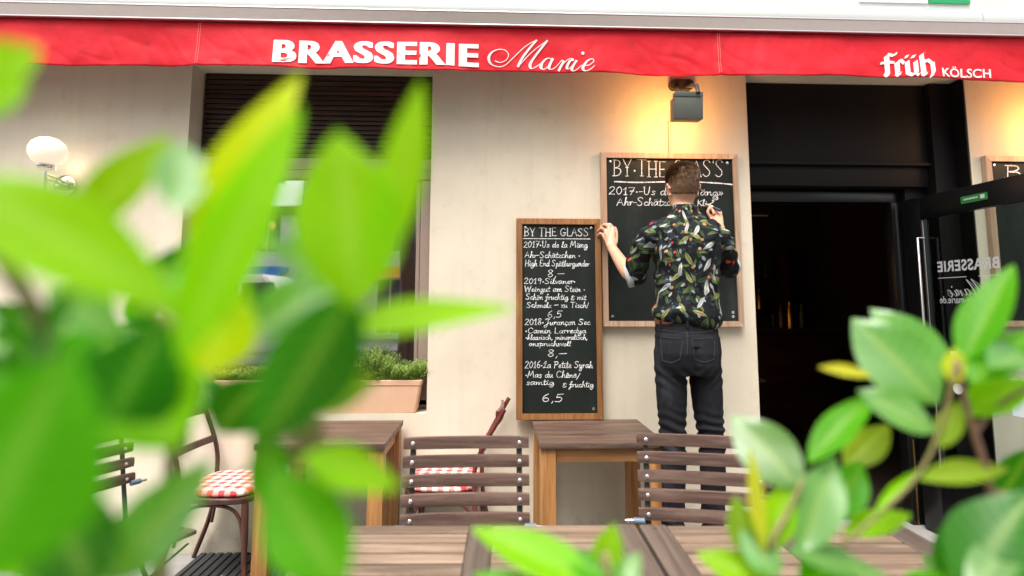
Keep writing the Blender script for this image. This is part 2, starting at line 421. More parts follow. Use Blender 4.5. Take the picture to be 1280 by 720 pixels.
HF = {  # handwriting: advance width, strokes on a 10-unit cap height; ~ marks a curved stroke
'A': (6, "0,0 3,10 6,0;1,4 5,4"), 'B': (6, "1,0 1,10;~0,10 4,9.6 5,7.6 3.5,5.6 1,5;~1,5 4.6,4.6 5.6,2.4 3.6,.3 0,0"),
'C': (6, "~6,8 4,10 1.5,8.5 .5,5 1.5,1.5 3.5,0 6,1.5"), 'E': (5.5, "5,10 1,10 1,0 5.5,0;1,5 4,5"),
'G': (6.6, "~6,8.5 4,10 1.5,8.5 .5,5 1.5,1.5 3.5,0 5.5,1.2 6,4;3.8,4.2 6.8,4.2"), 'H': (6.6, "1,0 1,10;6,0 6,10;1,5 6,5"),
'J': (6, "~1,8.5 2,10 6.5,9.6;~4.8,9.8 4.4,3 3,-3 1,-4 0,-2 2,0 6,3"), 'K': (6, "1,0 1.4,10;~6,9.5 1.2,4.6 3,4.6 6,0"),
'L': (5, "1,10 1,0 5,0"), '£': (6, "~1,6 3,9.5 4,8 2,2 .3,.5 1,0 3,.8 6,.3"),
'M': (8, "~0,0 1.5,9.5 2,9 3.4,3 6,9.6 6.5,9 7.5,0"), 'P': (5.5, "1,0 1.3,10;~0,9.5 4,10 5.5,8 4,5.5 1,5"),
'S': (6, "~5.5,8.5 4,10 1.5,9.3 1,7.3 3,5.3 5,3.2 4.5,1 2.5,0 .3,1.2"), 'T': (6.2, "0,10 6.5,10;3.2,10 3.2,0"),
'U': (6.2, "~0,9 1,10 1,4 2,.5 4,.5 5,4 5.3,10"), 'V': (6, "~0,9 1,10 2.8,0 5.8,10"), 'W': (9, "~0,10 2,0 2.3,0 4.5,8 6.5,0 6.8,0 9,10"),
'Y': (6, "0,10 3,5 6,10;3,5 3,0"),
'a': (5, "~4,4.4 2.2,5 .6,3.4 .6,1 2,.2 4,3.6 4.1,4.8 4,1 5,.2"), 'b': (4.6, "~0,1 2,9 1.2,9.6 1,1 2.5,.2 4,2 3,4.4 1.2,3.4"),
'c': (4, "~3.8,4.2 2,5 .5,2.8 1.5,.3 4,.8"), 'd': (5, "~4,4.4 2.2,5 .6,3.4 .6,1 2,.2 4,3.6;~4.4,10 4,1 5,.2"),
'e': (4, "~.5,2.2 3,3 3.2,4.7 1.5,4.8 .5,2 1.5,.2 4,1"), 'f': (4, "~4,9 2.8,10 2,7 1.4,-2 .4,-4 -.4,-2.6 2,0 4,1;0,4.6 3.6,4.8"),
'g': (5, "~4,4.4 2.2,5 .6,3.4 .6,1.2 2,.4 4,3.6 4,-2 2.4,-4 .4,-3 2,-1 5,.6"), 'h': (5, "~0,0 2,9 1.2,9.6 1,0 1.2,2.6 3,4.8 3.8,3.8 3.8,.6 5,.2"),
'i': (2.6, "~.3,1 1,4.8 1,.8 2.6,.3;1.1,6.8 1.4,7.3"), 'j': (3, "~1.6,4.8 1.4,-3 0,-3.6;1.6,7 1.9,7.4"),
'k': (4.6, "~0,0 2,9 1.2,9.6 1,0;~3.8,4.8 1,2.4 3,2.2 4.6,0"), 'l': (2.6, "~0,1 2,8 1.6,9.8 .8,8 .9,1 2.6,.3"),
'm': (7.4, "~0,4.4 .8,4.6 .8,0 1.4,3 2.8,4.9 3.4,3.6 3.4,0 4,3 5.4,4.9 6,3.6 6,.8 7.4,.3"), 'n': (5, "~0,4.4 .8,4.6 .8,0 1.4,3 2.8,4.9 3.6,3.6 3.6,.8 5,.3"),
'o': (4.4, "~2.4,4.8 .6,3.2 .8,.6 2.4,.2 3.8,2.2 3.2,4.6 2,4.6 4.4,4"), 'p': (4.8, "~.4,4.4 1,5 .8,-4;~.9,3 2.6,4.9 4,3 2.6,.4 .9,.6 4.8,.4"),
'r': (3.6, "~0,4 .8,4.8 1,0 1.2,2.6 2.4,4.8 3.6,4.2"), 's': (3.6, "~3.2,4.4 1.6,5 .8,3.8 2.8,1.8 2.2,.2 0,.6"),
't': (3.2, "~1.6,9 1.2,1 2,.2 3.2,.8;0,6 3.2,6.2"), 'u': (5, "~0,4.4 .8,4.8 .8,1 2,.2 3.6,3.6 3.8,4.8 3.8,.8 5,.3"),
'v': (4, "~0,4.6 .8,4.8 1.8,.2 3.6,4.6 4.2,4.4"), 'w': (6, "~0,4.6 .8,.6 1.4,.4 2.8,4 3.6,.4 4.2,.6 5.6,4.8"),
'y': (4.6, "~0,4.4 .8,4.8 .8,1.4 2,.6 3.6,4.6 3.6,-2 2,-4 .2,-3 2,-.6 4.6,.6"), 'z': (4, ".4,4.8 3.6,4.8 .2,.2 4,.2"),
'0': (5, "~2.5,10 .6,7 .6,3 2.4,0 4.4,3 4.4,7 2.5,10"), '1': (3.4, ".2,7 2,10 2,0;.6,0 3.4,0"), '2': (5, "~.4,8 2.4,10 4.4,8 3,4.4 .2,.2 2,.4 5,0"),
'5': (5, "5.4,10 1.4,9.6 1,5.6;~1,5.6 3.4,6 4.4,3.4 3,.4 .2,.6"), '6': (5, "~4,10 1.4,7 .6,3 2,.2 4.2,1.2 4.2,3.8 2.4,5 .8,3.4"),
'7': (5, "0,9.6 5,10 2,0;1.4,5 4.4,5.2"), '8': (5, "~4.4,8.4 2.6,10 .8,8.4 2.4,5.6 4.6,2.6 2.6,0 .6,2.2 2.8,5.2 4.4,8.4"), '9': (5, "~4.2,8 2.6,10 .8,8 1.6,5.6 4.2,7.6 4.2,8.4 3.4,0"),
'•': (2.6, "*1.2,3.4"), ',': (2.4, "1.4,1 .6,-2"), '–': (6, "0,4.4 5.6,4.8"), '-': (3.2, ".2,3.6 2.8,3.8"), '!': (2.6, "2,10 1,3;.6,.8 .5,0"),
'&': (5.6, "~5,6 3,7.6 1,6 3,4.4 .6,2.6 1.4,.2 3.8,.2 5.2,2"), '/': (3, "0,-3 4,7"), '»': (4.4, ".2,5 1.6,3 .2,1;2,5 3.4,3 2,1"), "'": (1.4, ".9,11 .6,9"), ' ': (3.4, ""),
}
for _a, _b in (('ä', 'a'), ('ö', 'o')): HF[_a] = (HF[_b][0], HF[_b][1] + ";1.2,6.9 1.3,7.4;3.1,7 3.2,7.5")
HF['ç'] = (4, HF['c'][1] + ";~2,0 2.4,-1 1.2,-1.8"); HF['ê'] = (4, HF['e'][1] + ";1,6.2 2,7.6 3,6.4")
def handwrite(mb, s, x0, x1, y0, capH, place, width, slant=.12, rnd=None, serif=False):
    adv = [HF[c][0]+(1.1 if c.isupper() or c.isdigit() else .35) for c in s]
    k = (x1-x0)/sum(adv); v = capH/10; x = x0
    for c, a in zip(s, adv):
        jy = rnd.uniform(-.35, .35)*v; js = rnd.uniform(.93, 1.07)
        for st in HF[c][1].split(';'):
            if not st: continue
            if st[0] == '*':
                px, py = map(float, st[1:].split(',')); dot(mb, x+px*k, y0+py*v, width*1.15, place); continue
            cur = st[0] == '~'
            pts = [tuple(map(float, p.split(','))) for p in st.lstrip('~').split()]
            pts = [(x+px*k+slant*py*v, y0+py*v*js+jy) for px, py in pts]
            if cur: pts = [(p.x, p.y) for p in smooth([(a_, b_, 0) for a_, b_ in pts], 5)]
            ribbon(mb, pts, width, place, .9)
            if serif and c != "'" and not cur and len(pts) == 2 and abs(pts[0][0]-pts[1][0]) < .25*abs(pts[0][1]-pts[1][1]):
                for (ax, ay) in pts: ribbon(mb, [(ax-1.1*k, ay), (ax+1.1*k, ay)], width*.9, place, .5)
        x += a*k
# ================================================================== SETTING
g = MB(); g.box((-60, -6.2, -.4), (60, .9, 0)); struct(obj('pavement', g, 'pave', ang=0))
g = MB(); g.box((-60, -14.0, -.4), (60, -6.35, -.12)); struct(obj('road', g, 'asphalt', ang=0))
g = MB()
for i in range(40): g.box((-40+i*2.0, -6.35, -.4), (-38.01+i*2.0, -6.203, .004), .012)
struct(obj('kerb', g, 'kerb'))
g = MB(); g.box((-60, -60, -.4), (60, -14.003, 0)); struct(obj('far_pavement', g, 'pave', ang=0))

# ------------------------------------------------------------------ the cafe facade
cafe = thing('cafe_building', 'cream plastered corner cafe front with a deep shop window and a black doorway', 'building', (0, 0, 0))
WX0, WX1, WZ0, WZ1 = -1.895, -.394, .782, 2.93
DX0, DX1, DZ1 = 1.629, 3.09, 2.93
bm = bmesh.new()
xs = [-9, WX0, WX1, DX0, DX1, 9]; zs = [0, WZ0, WZ1, 8.5]
def q(a, b_, c_, d_):
    bm.faces.new([bm.verts.new(p) for p in (a, b_, c_, d_)])
for i in range(5):
    for j in range(3):
        if (i == 1 and j == 1) or (i == 3 and j in (0, 1)): continue
        q((xs[i], 0, zs[j]), (xs[i+1], 0, zs[j]), (xs[i+1], 0, zs[j+1]), (xs[i], 0, zs[j+1]))
q((WX0, 0, WZ0), (WX0, .34, WZ0), (WX0, .34, WZ1), (WX0, 0, WZ1)); q((WX1, 0, WZ0), (WX1, 0, WZ1), (WX1, .34, WZ1), (WX1, .34, WZ0))
q((WX0, 0, WZ0), (WX1, 0, WZ0), (WX1, .34, WZ0), (WX0, .34, WZ0)); q((WX0, 0, WZ1), (WX0, .34, WZ1), (WX1, .34, WZ1), (WX1, 0, WZ1))
q((DX0, 0, 0), (DX0, .3, 0), (DX0, .3, DZ1), (DX0, 0, DZ1)); q((DX1, 0, 0), (DX1, 0, DZ1), (DX1, .3, DZ1), (DX1, .3, 0))
q((DX0, 0, DZ1), (DX0, .3, DZ1), (DX1, .3, DZ1), (DX1, 0, DZ1))
# side, back and roof, so that the block is closed
q((-9, 0, 0), (-9, 0, 8.5), (-9, 6, 8.5), (-9, 6, 0)); q((9, 0, 0), (9, 6, 0), (9, 6, 8.5), (9, 0, 8.5))
q((-9, 6, 0), (-9, 6, 8.5), (9, 6, 8.5), (9, 6, 0)); q((-9, 0, 8.5), (9, 0, 8.5), (9, 6, 8.5), (-9, 6, 8.5))
bmesh.ops.remove_doubles(bm, verts=bm.verts[:], dist=1e-4)
me = bpy.data.meshes.new('wall'); bm.to_mesh(me); bm.free()
obj('wall', me, 'plaster', cafe, 0)
f = MB()                                                    # pale fascia band with a cable ledge above the awning
f.box((-8.9, -.16, 3.282), (8.9, -.003, 3.52), .006)
obj('fascia', f, 'fascia', cafe)
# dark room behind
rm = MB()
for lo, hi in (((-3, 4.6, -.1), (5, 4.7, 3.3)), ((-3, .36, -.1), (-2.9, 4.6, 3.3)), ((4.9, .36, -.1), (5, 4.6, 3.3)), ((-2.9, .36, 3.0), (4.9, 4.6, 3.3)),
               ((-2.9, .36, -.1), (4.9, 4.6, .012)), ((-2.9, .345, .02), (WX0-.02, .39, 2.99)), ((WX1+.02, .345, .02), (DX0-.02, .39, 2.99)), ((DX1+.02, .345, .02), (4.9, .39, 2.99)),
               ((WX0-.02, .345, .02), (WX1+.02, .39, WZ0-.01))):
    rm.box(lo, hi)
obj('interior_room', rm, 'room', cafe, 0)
# window ---------------------------------------------------------
wf = MB(); y0, y1 = .14, .20
for lo, hi in (((WX0+.004, y0, WZ0+.30), (WX0+.075, y1, 2.232)), ((WX1-.078, y0, WZ0+.02), (WX1-.004, y1, 2.232)),
               ((WX0+.004, y0-.012, 2.234), (WX1-.004, y1, 2.368)), ((WX0+.004, y0, WZ0+.003), (WX1-.004, y1, WZ0+.06)), ((-1.19, y0, WZ0+.06), (-1.10, y1, 2.232))):
    wf.box(lo, hi, .006)
wf.box((WX0+.004, y0-.02, 2.292), (WX1-.004, y0-.011, 2.299), .002)
win = obj('window', wf, 'cafe_frame', cafe)
pn = MB(); pn.box((WX0+.07, .166, WZ0+.055), (WX1-.07, .172, 2.235)); obj('pane', pn, 'glass_window', win, 0)
rl = MB(); rl.box((WX0+.08, .205, 1.165), (WX1-.08, .235, 1.20), .005); rl.box((WX0+.08, .205, 1.06), (WX1-.08, .23, 1.09), .005)
obj('inner_rail', rl, 'oakx', win)
sa = MB()
for lo, hi in (((WX1-.105, y0+.01, WZ0+.06), (WX1-.081, y1, 2.23)),): sa.box(lo, hi, .004)
obj('sash_edge', sa, 'cafe_frame', win)
lv = MB(); z = 2.372
while z < WZ1-.004:
    h = rng.uniform(.024, .030)
    lv.box((WX0+.01, .135+rng.uniform(0, .004), z), (WX1-.01, .185, min(z+h, WZ1-.003)), .004); z += h+.006
obj('louvre_panel', lv, 'louvre', cafe)
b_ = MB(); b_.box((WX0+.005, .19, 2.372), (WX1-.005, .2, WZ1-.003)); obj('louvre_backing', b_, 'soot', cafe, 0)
# door recess ------------------------------------------------------
dr = MB()
dr.box((DX0+.004, .14, 2.385), (DX1-.16, .34, 2.925), .004)        # upper lintel panel
dr.box((DX0+.004, .12, 2.362), (DX1-.16, .34, 2.383), .004)        # moulding
dr.box((DX0+.004, .15, 2.225), (DX1-.16, .34, 2.360), .004)        # lower lintel panel
dr.box((DX1-.157, .10, .02), (DX1-.012, .34, 2.925), .006)         # right pilaster
dr.box((DX1-.010, .004, .02), (DX1-.002, .34, 2.925))              # black reveal lining
dr.box((2.785, .19, .02), (2.93, .34, 2.223), .005)                # fixed side panel
dr.box((DX0+.002, .05, .02), (DX0+.012, .34, 2.925))
obj('door_lintel', dr, 'soot', cafe)
df = MB(); df.box((DX0+.014, .23, 2.13), (2.783, .31, 2.205), .006); df.box((DX0+.014, .23, .02), (DX0+.07, .31, 2.13), .006); df.box((2.715, .23, .02), (2.783, .31, 2.13), .006)
obj('door_frame', df, 'door_black', cafe)
th = MB(); th.box((DX0+.01, -.02, .003), (DX1-.01, .34, .022), .006); obj('threshold', th, 'stone', cafe)
tr_ = MB(); tr_.box((2.742, .222, .03), (2.752, .229, .56), .003); obj('door_bolt', tr_, 'brass', cafe)
# folded-in second leaf, seen edge on inside
l2 = MB(); l2.box((DX0+.075, .315, .03), (DX0+.12, 1.0, 2.1), .005); obj('inner_door_leaf', l2, 'bar', cafe)
# the open glazed leaf ----------------------------------------------
HX, HY = 2.765, .17
hinge = Matrix.Translation((HX, HY, 0)) @ Matrix.Rotation(R(-85), 4, 'Z')      # local +x runs from the hinge to the free edge
LW, LH = .98, 2.13
def leafbox(mb, lo, hi, bev=.004): mb.box(lo, hi, bev, hinge)
d = MB()
for lo, hi in (((0, -.022, .03), (.135, .022, LH)), ((LW-.15, -.022, .03), (LW, .022, LH)), ((.135, -.022, 1.985), (LW-.15, .022, LH)), ((.135, -.022, .03), (LW-.15, .022, .42))): leafbox(d, lo, hi)
door = obj('door', d, 'door_black', cafe)
d = MB(); leafbox(d, (.13, -.006, .415), (LW-.145, .006, 1.99), 0); obj('pane', d, 'glass_door', door, 0)
d = MB()
for xx in (.138, LW-.166):
    leafbox(d, (xx, -.028, .43), (xx+.013, -.0225, 1.975), .002)
obj('glazing_bead', d, 'alu', door)
d = MB(); d.tube([hinge @ Vector(p) for p in ((.155, -.03, .95), (.155, -.075, .95), (.155, -.075, 1.86), (.155, -.03, 1.86))], .008, 12); obj('handle', d, 'alu', door)
def dplace(x, y, l=0): return hinge @ Vector((x, -.0085-l, y))
# writing on the glass, meant to be read from the street: seen mirrored from this side
lt = MB(); font_text(lt, 'BRASSERIE', .215, .60, 1.640, 1.705, dplace, .028, mirror=True, space=1.08)
x0 = .60
ribbon(lt, [(.215, 1.600), (.40, 1.600)], .004, dplace); ribbon(lt, [(.475, 1.600), (.60, 1.600)], .004, dplace)
MARIE = [[(120, 490), (160, 500), (210, 480), (228, 440), (200, 405), (150, 400), (95, 425), (70, 470), (90, 515), (150, 535), (210, 515), (290, 440), (370, 365), (455, 318)],
         [(455, 318), (385, 400), (335, 470), (303, 535)], [(303, 535), (400, 430), (470, 370), (540, 322)], [(540, 322), (450, 435), (402, 510), (412, 548), (450, 530), (490, 500)],
         [(580, 468), (540, 460), (500, 495), (488, 535), (510, 550), (550, 520), (582, 468)], [(584, 462), (560, 510), (553, 540), (575, 548), (610, 525), (655, 475)],
         [(655, 475), (668, 488), (650, 520), (630, 557)], [(634, 548), (665, 505), (705, 470), (735, 465), (738, 480)], [(722, 478), (700, 515), (698, 540), (715, 540), (750, 505), (770, 480)],
         [(772, 478), (745, 520), (735, 548), (752, 560), (785, 540), (812, 515)], [(812, 520), (870, 515), (908, 485), (895, 465), (855, 485), (822, 535), (838, 562), (875, 553), (915, 520)]]
def marie(mb, fx, fy, lift, wmul):
    def wf_(d): return (5.5 + 21*max(0, d.y*.9)**2.0)*wmul
    for st in MARIE:
        pts = [(p.x, p.y) for p in smooth([(a, b_, 0) for a, b_ in st], 7)]
        ribbon(mb, pts, lambda d: wf_(d), lambda x, y, l=0: lift(fx(x), fy(y), l), .2)
    dot(mb, 822, 421, 13, lambda x, y, l=0: lift(fx(x), fy(y), l))
marie(lt, lambda x: .56-(x-70)/845*.29, lambda y: 1.585-(y-318)/245*.10, dplace, 1.0)
font_text(lt, 'brasserie-marie.de', .215, .56, 1.445, 1.490, dplace, .006, mirror=True)
obj('glass_lettering', lt, 'frost', door, 0)
d = MB(); leafbox(d, (.42, -.0245, 2.03), (.58, -.0225, 2.072), 0); ex = obj('exit_sticker', d, 'exit', door, 0)
d = MB()
for k in range(8): leafbox(d, (.44+k*.011, -.0262, 2.047), (.447+k*.011, -.025, 2.058), 0)
leafbox(d, (.54, -.0262, 2.04), (.565, -.025, 2.063), 0); obj('exit_marks', d, 'frost', ex, 0)
for lo, hi in (((.60, -.0105, .84), (.68, -.0085, 1.04)), ((.70, -.0105, .80), (.80, -.0085, .99))):
    d = MB(); leafbox(d, lo, hi, 0); obj('notice', d, 'paper', door, 0)
for lo, hi in (((.69, -.0135, 1.00), (.82, -.0115, 1.05)), ((.255, -.0105, 1.10), (.315, -.0085, 1.155))):
    d = MB(); leafbox(d, lo, hi, 0); obj('white_sticker', d, 'paperw', door, 0)
d = MB()
d.rings([[hinge @ Vector((.29+.032*math.cos(t*math.pi/10), yy, .935+.032*math.sin(t*math.pi/10))) for t in range(20)] for yy in (-.0105, -.0085)])
obj('white_sticker', d, 'paperw', door, 0)

# ------------------------------------------------------------------ things inside
bc = thing('bar_counter', 'dark wooden bar counter in the unlit room behind the doorway', 'counter', (2.75, 2.9, .012))
d = MB(); d.box((2.0, 2.75, .02), (3.9, 3.1, 1.12), .01); obj('front_panel', d, 'bar', bc)
d = MB(); d.box((1.95, 2.68, 1.121), (3.95, 3.2, 1.17), .012); obj('counter_top', d, 'bar', bc)
for i, (px, py) in enumerate(((965, 404), (975, 400), (986, 405), (1001, 402))):
    p = at(px, py, 2.95); h = .30-.02*(i % 2)
    d = MB(); d.lathe((p.x, 2.92, 1.1715), [(0, 0), (.036, .001), (.037, h*.6), (.014, h*.78), (.013, h), (0, h+.001)], 14)
    tag(obj('bottle', d, ['glass_door', 'bar', 'brass', 'steel_green'][i]), ['clear bottle at the left end of the dark bar', 'brown bottle second from the left on the dark bar', 'amber bottle third along the dark bar', 'dark green bottle at the right end of the dark bar'][i], 'bottle', 'bottles on the bar')
bs_ = thing('bottle_shelf', 'dim wooden back shelf lined with bottles behind the bar counter', 'shelf', (2.9, 4.45, .012))
d = MB()
for z in (.9, 1.35, 1.8): d.box((1.9, 4.3, z), (4.2, 4.59, z+.03), .004)
obj('shelf_board', d, 'bar', bs_)
for k in range(3):
    d = MB(); d.box((1.88+k*1.16, 4.3, .015), (1.92+k*1.16, 4.59, 2.3), .004); obj('upright', d, 'bar', bs_)
for k in range(18):
    z = (.931, 1.381, 1.831)[k % 3]; x = 2.0+k*.115; h = .24+.05*((k*5) % 3)/2
    d = MB(); d.lathe((x, 4.42, z), [(0, 0), (.034, .001), (.035, h*.6), (.013, h*.78), (.012, h), (0, h+.001)], 12)
    tag(obj('bottle', d, ['brass', 'steel_green', 'paperw', 'terracotta'][k % 4]), 'dim bottle standing in the rows on the back shelf', 'bottle', 'bottles on the back shelf')
ct_ = thing('dining_table', 'dark bare dining table in the unlit room just inside the doorway', 'table', (2.15, 2.0, .012))
d = MB(); d.box((1.8, 1.65, .73), (2.5, 2.35, .76), .006); obj('tabletop', d, 'walnut', ct_)
d = MB(); d.tube([(2.15, 2.0, .04), (2.15, 2.0, .729)], .04, 14); obj('pedestal', d, 'bar', ct_)
d = MB(); d.lathe((2.15, 2.0, .0125), [(0, 0), (.24, .001), (.2, .03), (0, .035)], 24); obj('foot', d, 'bar', ct_)
pl_ = thing('picture_rail', 'thin pale rail high on the dark wall inside the doorway', 'rail', (2.0, 1.7, 2.28))
d = MB(); d.box((1.75, 1.7, 2.28), (2.62, 1.72, 2.292), .003); obj('rail_bar', d, 'pipe', pl_)
for i, (px, py, Y) in enumerate(((330, 257, 1.4), (340, 281, 1.9), (331, 305, 2.6), (395, 262, 2.0))):
    p = at(px, py, Y)
    t = thing('pendant_lamp', ['glowing pendant bulb hanging highest behind the shop window', 'small glowing pendant bulb in the middle behind the shop window', 'lowest glowing pendant bulb behind the shop window', 'glowing pendant bulb furthest right behind the shop window'][i], 'lamp', p, 0, 'pendant lamps inside the cafe')
    d = MB(); d.ball(p, (.03, .03, .045), 2); obj('bulb', d, 'bulb', t)
    d = MB(); d.tube([p+Vector((0, 0, .045)), Vector((p.x, p.y, 2.999))], .004, 6); d.lathe(p+Vector((0, 0, .035)), [(0, 0), (.02, 0), (.018, .05), (0, .051)], 12); obj('cord', d, 'black_metal', t)
# warm lamps deep in the room, mirrored in the open door glass
dn = hinge.to_3x3() @ Vector((0, -1, 0)); dp = hinge.translation
for i, (px, py, X) in enumerate(((1155, 293, .9), (1167, 302, .6), (1160, 335, 1.0), (1173, 336, .75), (1176, 347, .4), (1184, 349, .55), (1183, 357, .2))):
    d_ = ray(px, py); hit = CAM+d_*((dp-CAM).dot(dn)/d_.dot(dn)); rf = d_-2*d_.dot(dn)*dn
    X, Y, Z = hit+rf*((X-hit.x)/rf.x)
    t = thing('table_lamp_shade', 'small amber hanging shade glowing deep in the dark room', 'lamp', (X, Y, Z), 0, 'amber shades in the dark room')
    d = MB(); d.box((X-.035, Y-.035, Z-.035), (X+.035, Y+.035, Z+.04), .01); obj('shade', d, 'bulb', t)
    d = MB(); d.tube([(X, Y, Z+.04), (X, Y, 2.999)], .004, 6); obj('cord', d, 'black_metal', t)
    pl = bpy.data.lights.new('shade_light', 'POINT'); pl.energy = 1.2; pl.color = (1, .5, .16); pl.shadow_soft_size = .06
    po = bpy.data.objects.new('shade_light', pl); COL.objects.link(po); po.parent = t; po.location = (0, 0, -.09)

# ------------------------------------------------------------------ awning
AX0, AX1 = -4.6, 5.4
aw = thing('awning', 'red fabric shop awning with white lettering under a long white cassette', 'awning', (.3, -.15, 3.07))
def cassette_profile():
    P = [(-.005, 3.085), (-.005, 3.27), (-.10, 3.275), (-.20, 3.268), (-.27, 3.245), (-.308, 3.205), (-.318, 3.165), (-.315, 3.137)]
    return P + [(-.308, 3.132), (-.28, 3.085)]
prof = cassette_profile()
c = MB()
for a, b_ in ((AX0, 2.952), (2.955, AX1)): c.rings([[Vector((x, y, z)) for y, z in prof] for x in (a, b_)])
obj('cassette', c, 'white_metal', aw, .5)
c = MB(); c.prism([(AX0, -.3135, 3.131), (AX0, -.281, 3.078), (AX0, -.24, 3.078), (AX0, -.24, 3.084), (AX0, -.279, 3.084), (AX0, -.309, 3.1335)], (AX1-AX0, 0, 0))
c.box((AX0, -.320, 3.1315), (AX1, -.3155, 3.140), .002); c.box((AX0, -.288, 3.069), (AX1, -.240, 3.0775), .002)
obj('front_rail', c, 'alu', aw)
def val_y(x, z):
    "the hanging cloth: gentle folds that grow towards the hem"
    t = max(0, min(1, (3.07-z)/.28))
    w = .010*math.sin(x*2.3+.4) + .006*math.sin(x*5.9+1.2) + .0035*math.sin(x*13.1+2+z*9)
    fine = .0065*noise.noise(Vector((x*5, z*9, 1.7))) + .0035*noise.noise(Vector((x*17, z*10, 5))) + .006*max(0, 1-abs(noise.noise(Vector((x*6+z*7, z*3-x*1.5, 9))))*6)*(.35+.65*noise.noise(Vector((x*1.3, 0, 4))))
    for s in SEAMS: fine -= .006*math.exp(-((x-s)/.02)**2)
    return -.262 - .006*t + w*t*1.5 + fine*(.4+t)
def val_bot(x): return 2.796 + .005*math.sin(x*3.1+.6) + .003*math.sin(x*9.+2)
SEAMS = [-1.72, 1.345, 4.4]
nx, nz = 900, 22
bm = bmesh.new(); grid = []
for i in range(nx+1):
    x = AX0+.05+(AX1-AX0-.1)*i/nx; row = []
    for j in range(nz+1):
        z = 3.070 + (val_bot(x)-3.070)*j/nz; row.append(bm.verts.new((x, val_y(x, z), z)))
    grid.append(row)
for i in range(nx):
    for j in range(nz): bm.faces.new((grid[i][j], grid[i+1][j], grid[i+1][j+1], grid[i][j+1]))
me = bpy.data.meshes.new('valance'); bm.to_mesh(me); bm.free()
val = obj('valance', me, 'red', aw, 3.0)
so_ = val.modifiers.new('thick', 'SOLIDIFY'); so_.thickness = .0015; so_.offset = 1
def vplace(x, z, l=0): return Vector((x, val_y(x, z)-.0035-l, z))
def vxy(px, py): p = at(px, py, -.265); return p.x, p.z
lt = MB(); lt2 = MB(); lt3 = MB(); lt4 = MB()
xa, za = vxy(341.5, 78); xb, zb = vxy(598.5, 82.5); zt = vxy(341.5, 47.5)[1]
for k_, dx_ in enumerate((-.007, 0, .007)): font_text(lt, 'BRASSERIE', xa+.007+dx_, xb-.007+dx_, (za+zb)/2, (za+zb)/2+.139, lambda x, y, l=0, k_=k_: vplace(x, y, k_*.0002), .024, space=1.12)
marie(lt2, lambda x: vxy(600+x/6.4, 70)[0], lambda y: vxy(676, y/6.4)[1], vplace, 1.0)
# blackletter word, drawn with a broad nib
def fx(cx): return vxy(1080+cx/6.4, 80)[0]
def fy(cy): return vxy(1134, cy/6.4)[1]
def bl(pts, nib=(34, -20), wide=1): nibstroke(lt3, [(fx(a), fy(b_)) for a, b_ in pts], (nib[0]*1.22/6.4/218, -nib[1]*1.15/6.4/218), vplace)
bl([(182, 600), (182, 450), (200, 436)], (36, -22)); bl([(155, 595), (175, 612), (200, 592)], (14, -26)); bl([(190, 440), (230, 450), (262, 432)], (10, -22)); bl([(130, 512), (190, 500), (240, 505)], (6, -20))
bl([(258, 590), (258, 500)], (34, -22)); bl([(240, 595), (258, 608), (286, 588)], (12, -26)); bl([(262, 500), (288, 488), (312, 512)], (14, -26))
bl([(336, 590), (336, 495)], (34, -22)); bl([(400, 590), (400, 495)], (34, -22)); bl([(330, 590), (366, 606), (400, 586)], (14, -26)); bl([(398, 592), (414, 606), (432, 588)], (12, -22))
bl([(322, 462), (350, 454)], (20, -26)); bl([(372, 462), (404, 452)], (20, -26))
bl([(456, 595), (456, 440), (478, 424)], (36, -22)); bl([(440, 598), (458, 608), (484, 590)], (12, -24)); bl([(462, 500), (506, 484), (534, 512)], (14, -28)); bl([(536, 505), (536, 580), (512, 622)], (34, -22))
a, b_ = vxy(1177, 96)[0], vxy(1239.5, 96)[0]; zz = vxy(1208, 96.3)[1]
font_text(lt4, 'KÖLSCH', a, b_, zz, zz+.055, vplace, .018)
for l_ in (lt, lt2, lt3, lt4): obj('lettering', l_, 'letter', val, 0)
for s in SEAMS:
    sm = MB()
    for dx in (-.006, .006):
        for k in range(16):
            z0 = 3.06-.016*k; sm.box((s+dx-.0011, val_y(s+dx, z0-.005)-.0035, z0-.010), (s+dx+.0011, val_y(s+dx, z0-.005)-.001, z0))
    obj('seam_stitching', sm, 'stitch', val, 0)
fs = thing('fascia_sign', 'green and white sign strip on the pale band above the awning', 'sign', (2.85, -.16, 3.338))
d = MB(); d.box((2.75, -.172, 3.338), (3.02, -.1615, 3.51), .002); obj('green_panel', d, 'green_sign', fs)
d = MB(); d.box((2.30, -.170, 3.338), (2.745, -.1615, 3.51), .002); obj('white_panel', d, 'paperw', fs)

# ------------------------------------------------------------------ lamps on the wall
gl = thing('globe_wall_lamp', 'round opal globe wall lamp on a chrome bracket', 'lamp', (-2.62, 0, 2.13))
gc = Vector((-2.575, -.19, 2.30))
d = MB(); d.lathe(gc, [(0, -.080), (.042, -.077), (.072, -.056), (.091, -.02), (.093, .015), (.080, .05), (.05, .075), (.018, .085), (0, .086)], 40); obj('globe', d, 'globe', gl, 3)
d = MB(); d.lathe(gc, [(0, -.102), (.040, -.102), (.044, -.097), (.044, -.084), (.03, -.076), (0, -.076)], 28); obj('gallery', d, 'chrome', gl)
d = MB(); d.tube([gc+Vector((0, 0, -.115)), gc+Vector((0, 0, -.26))], .0085, 12)
d.tube([(gc.x, gc.y, 2.145), (gc.x-.01, -.09, 2.142), (-2.60, -.02, 2.135)], .008, 12); d.tube([(gc.x, gc.y, 2.17), (gc.x-.01, -.09, 2.166), (-2.60, -.02, 2.16)], .008, 12); obj('arm', d, 'chrome', gl)
d = MB(); d.lathe((-2.605, 0, 2.14), [(0, -.001), (.064, -.001), (.066, -.012), (.058, -.022), (.02, -.03), (0, -.031)], 36, axis=1); obj('wall_plate', d, 'chrome', gl)
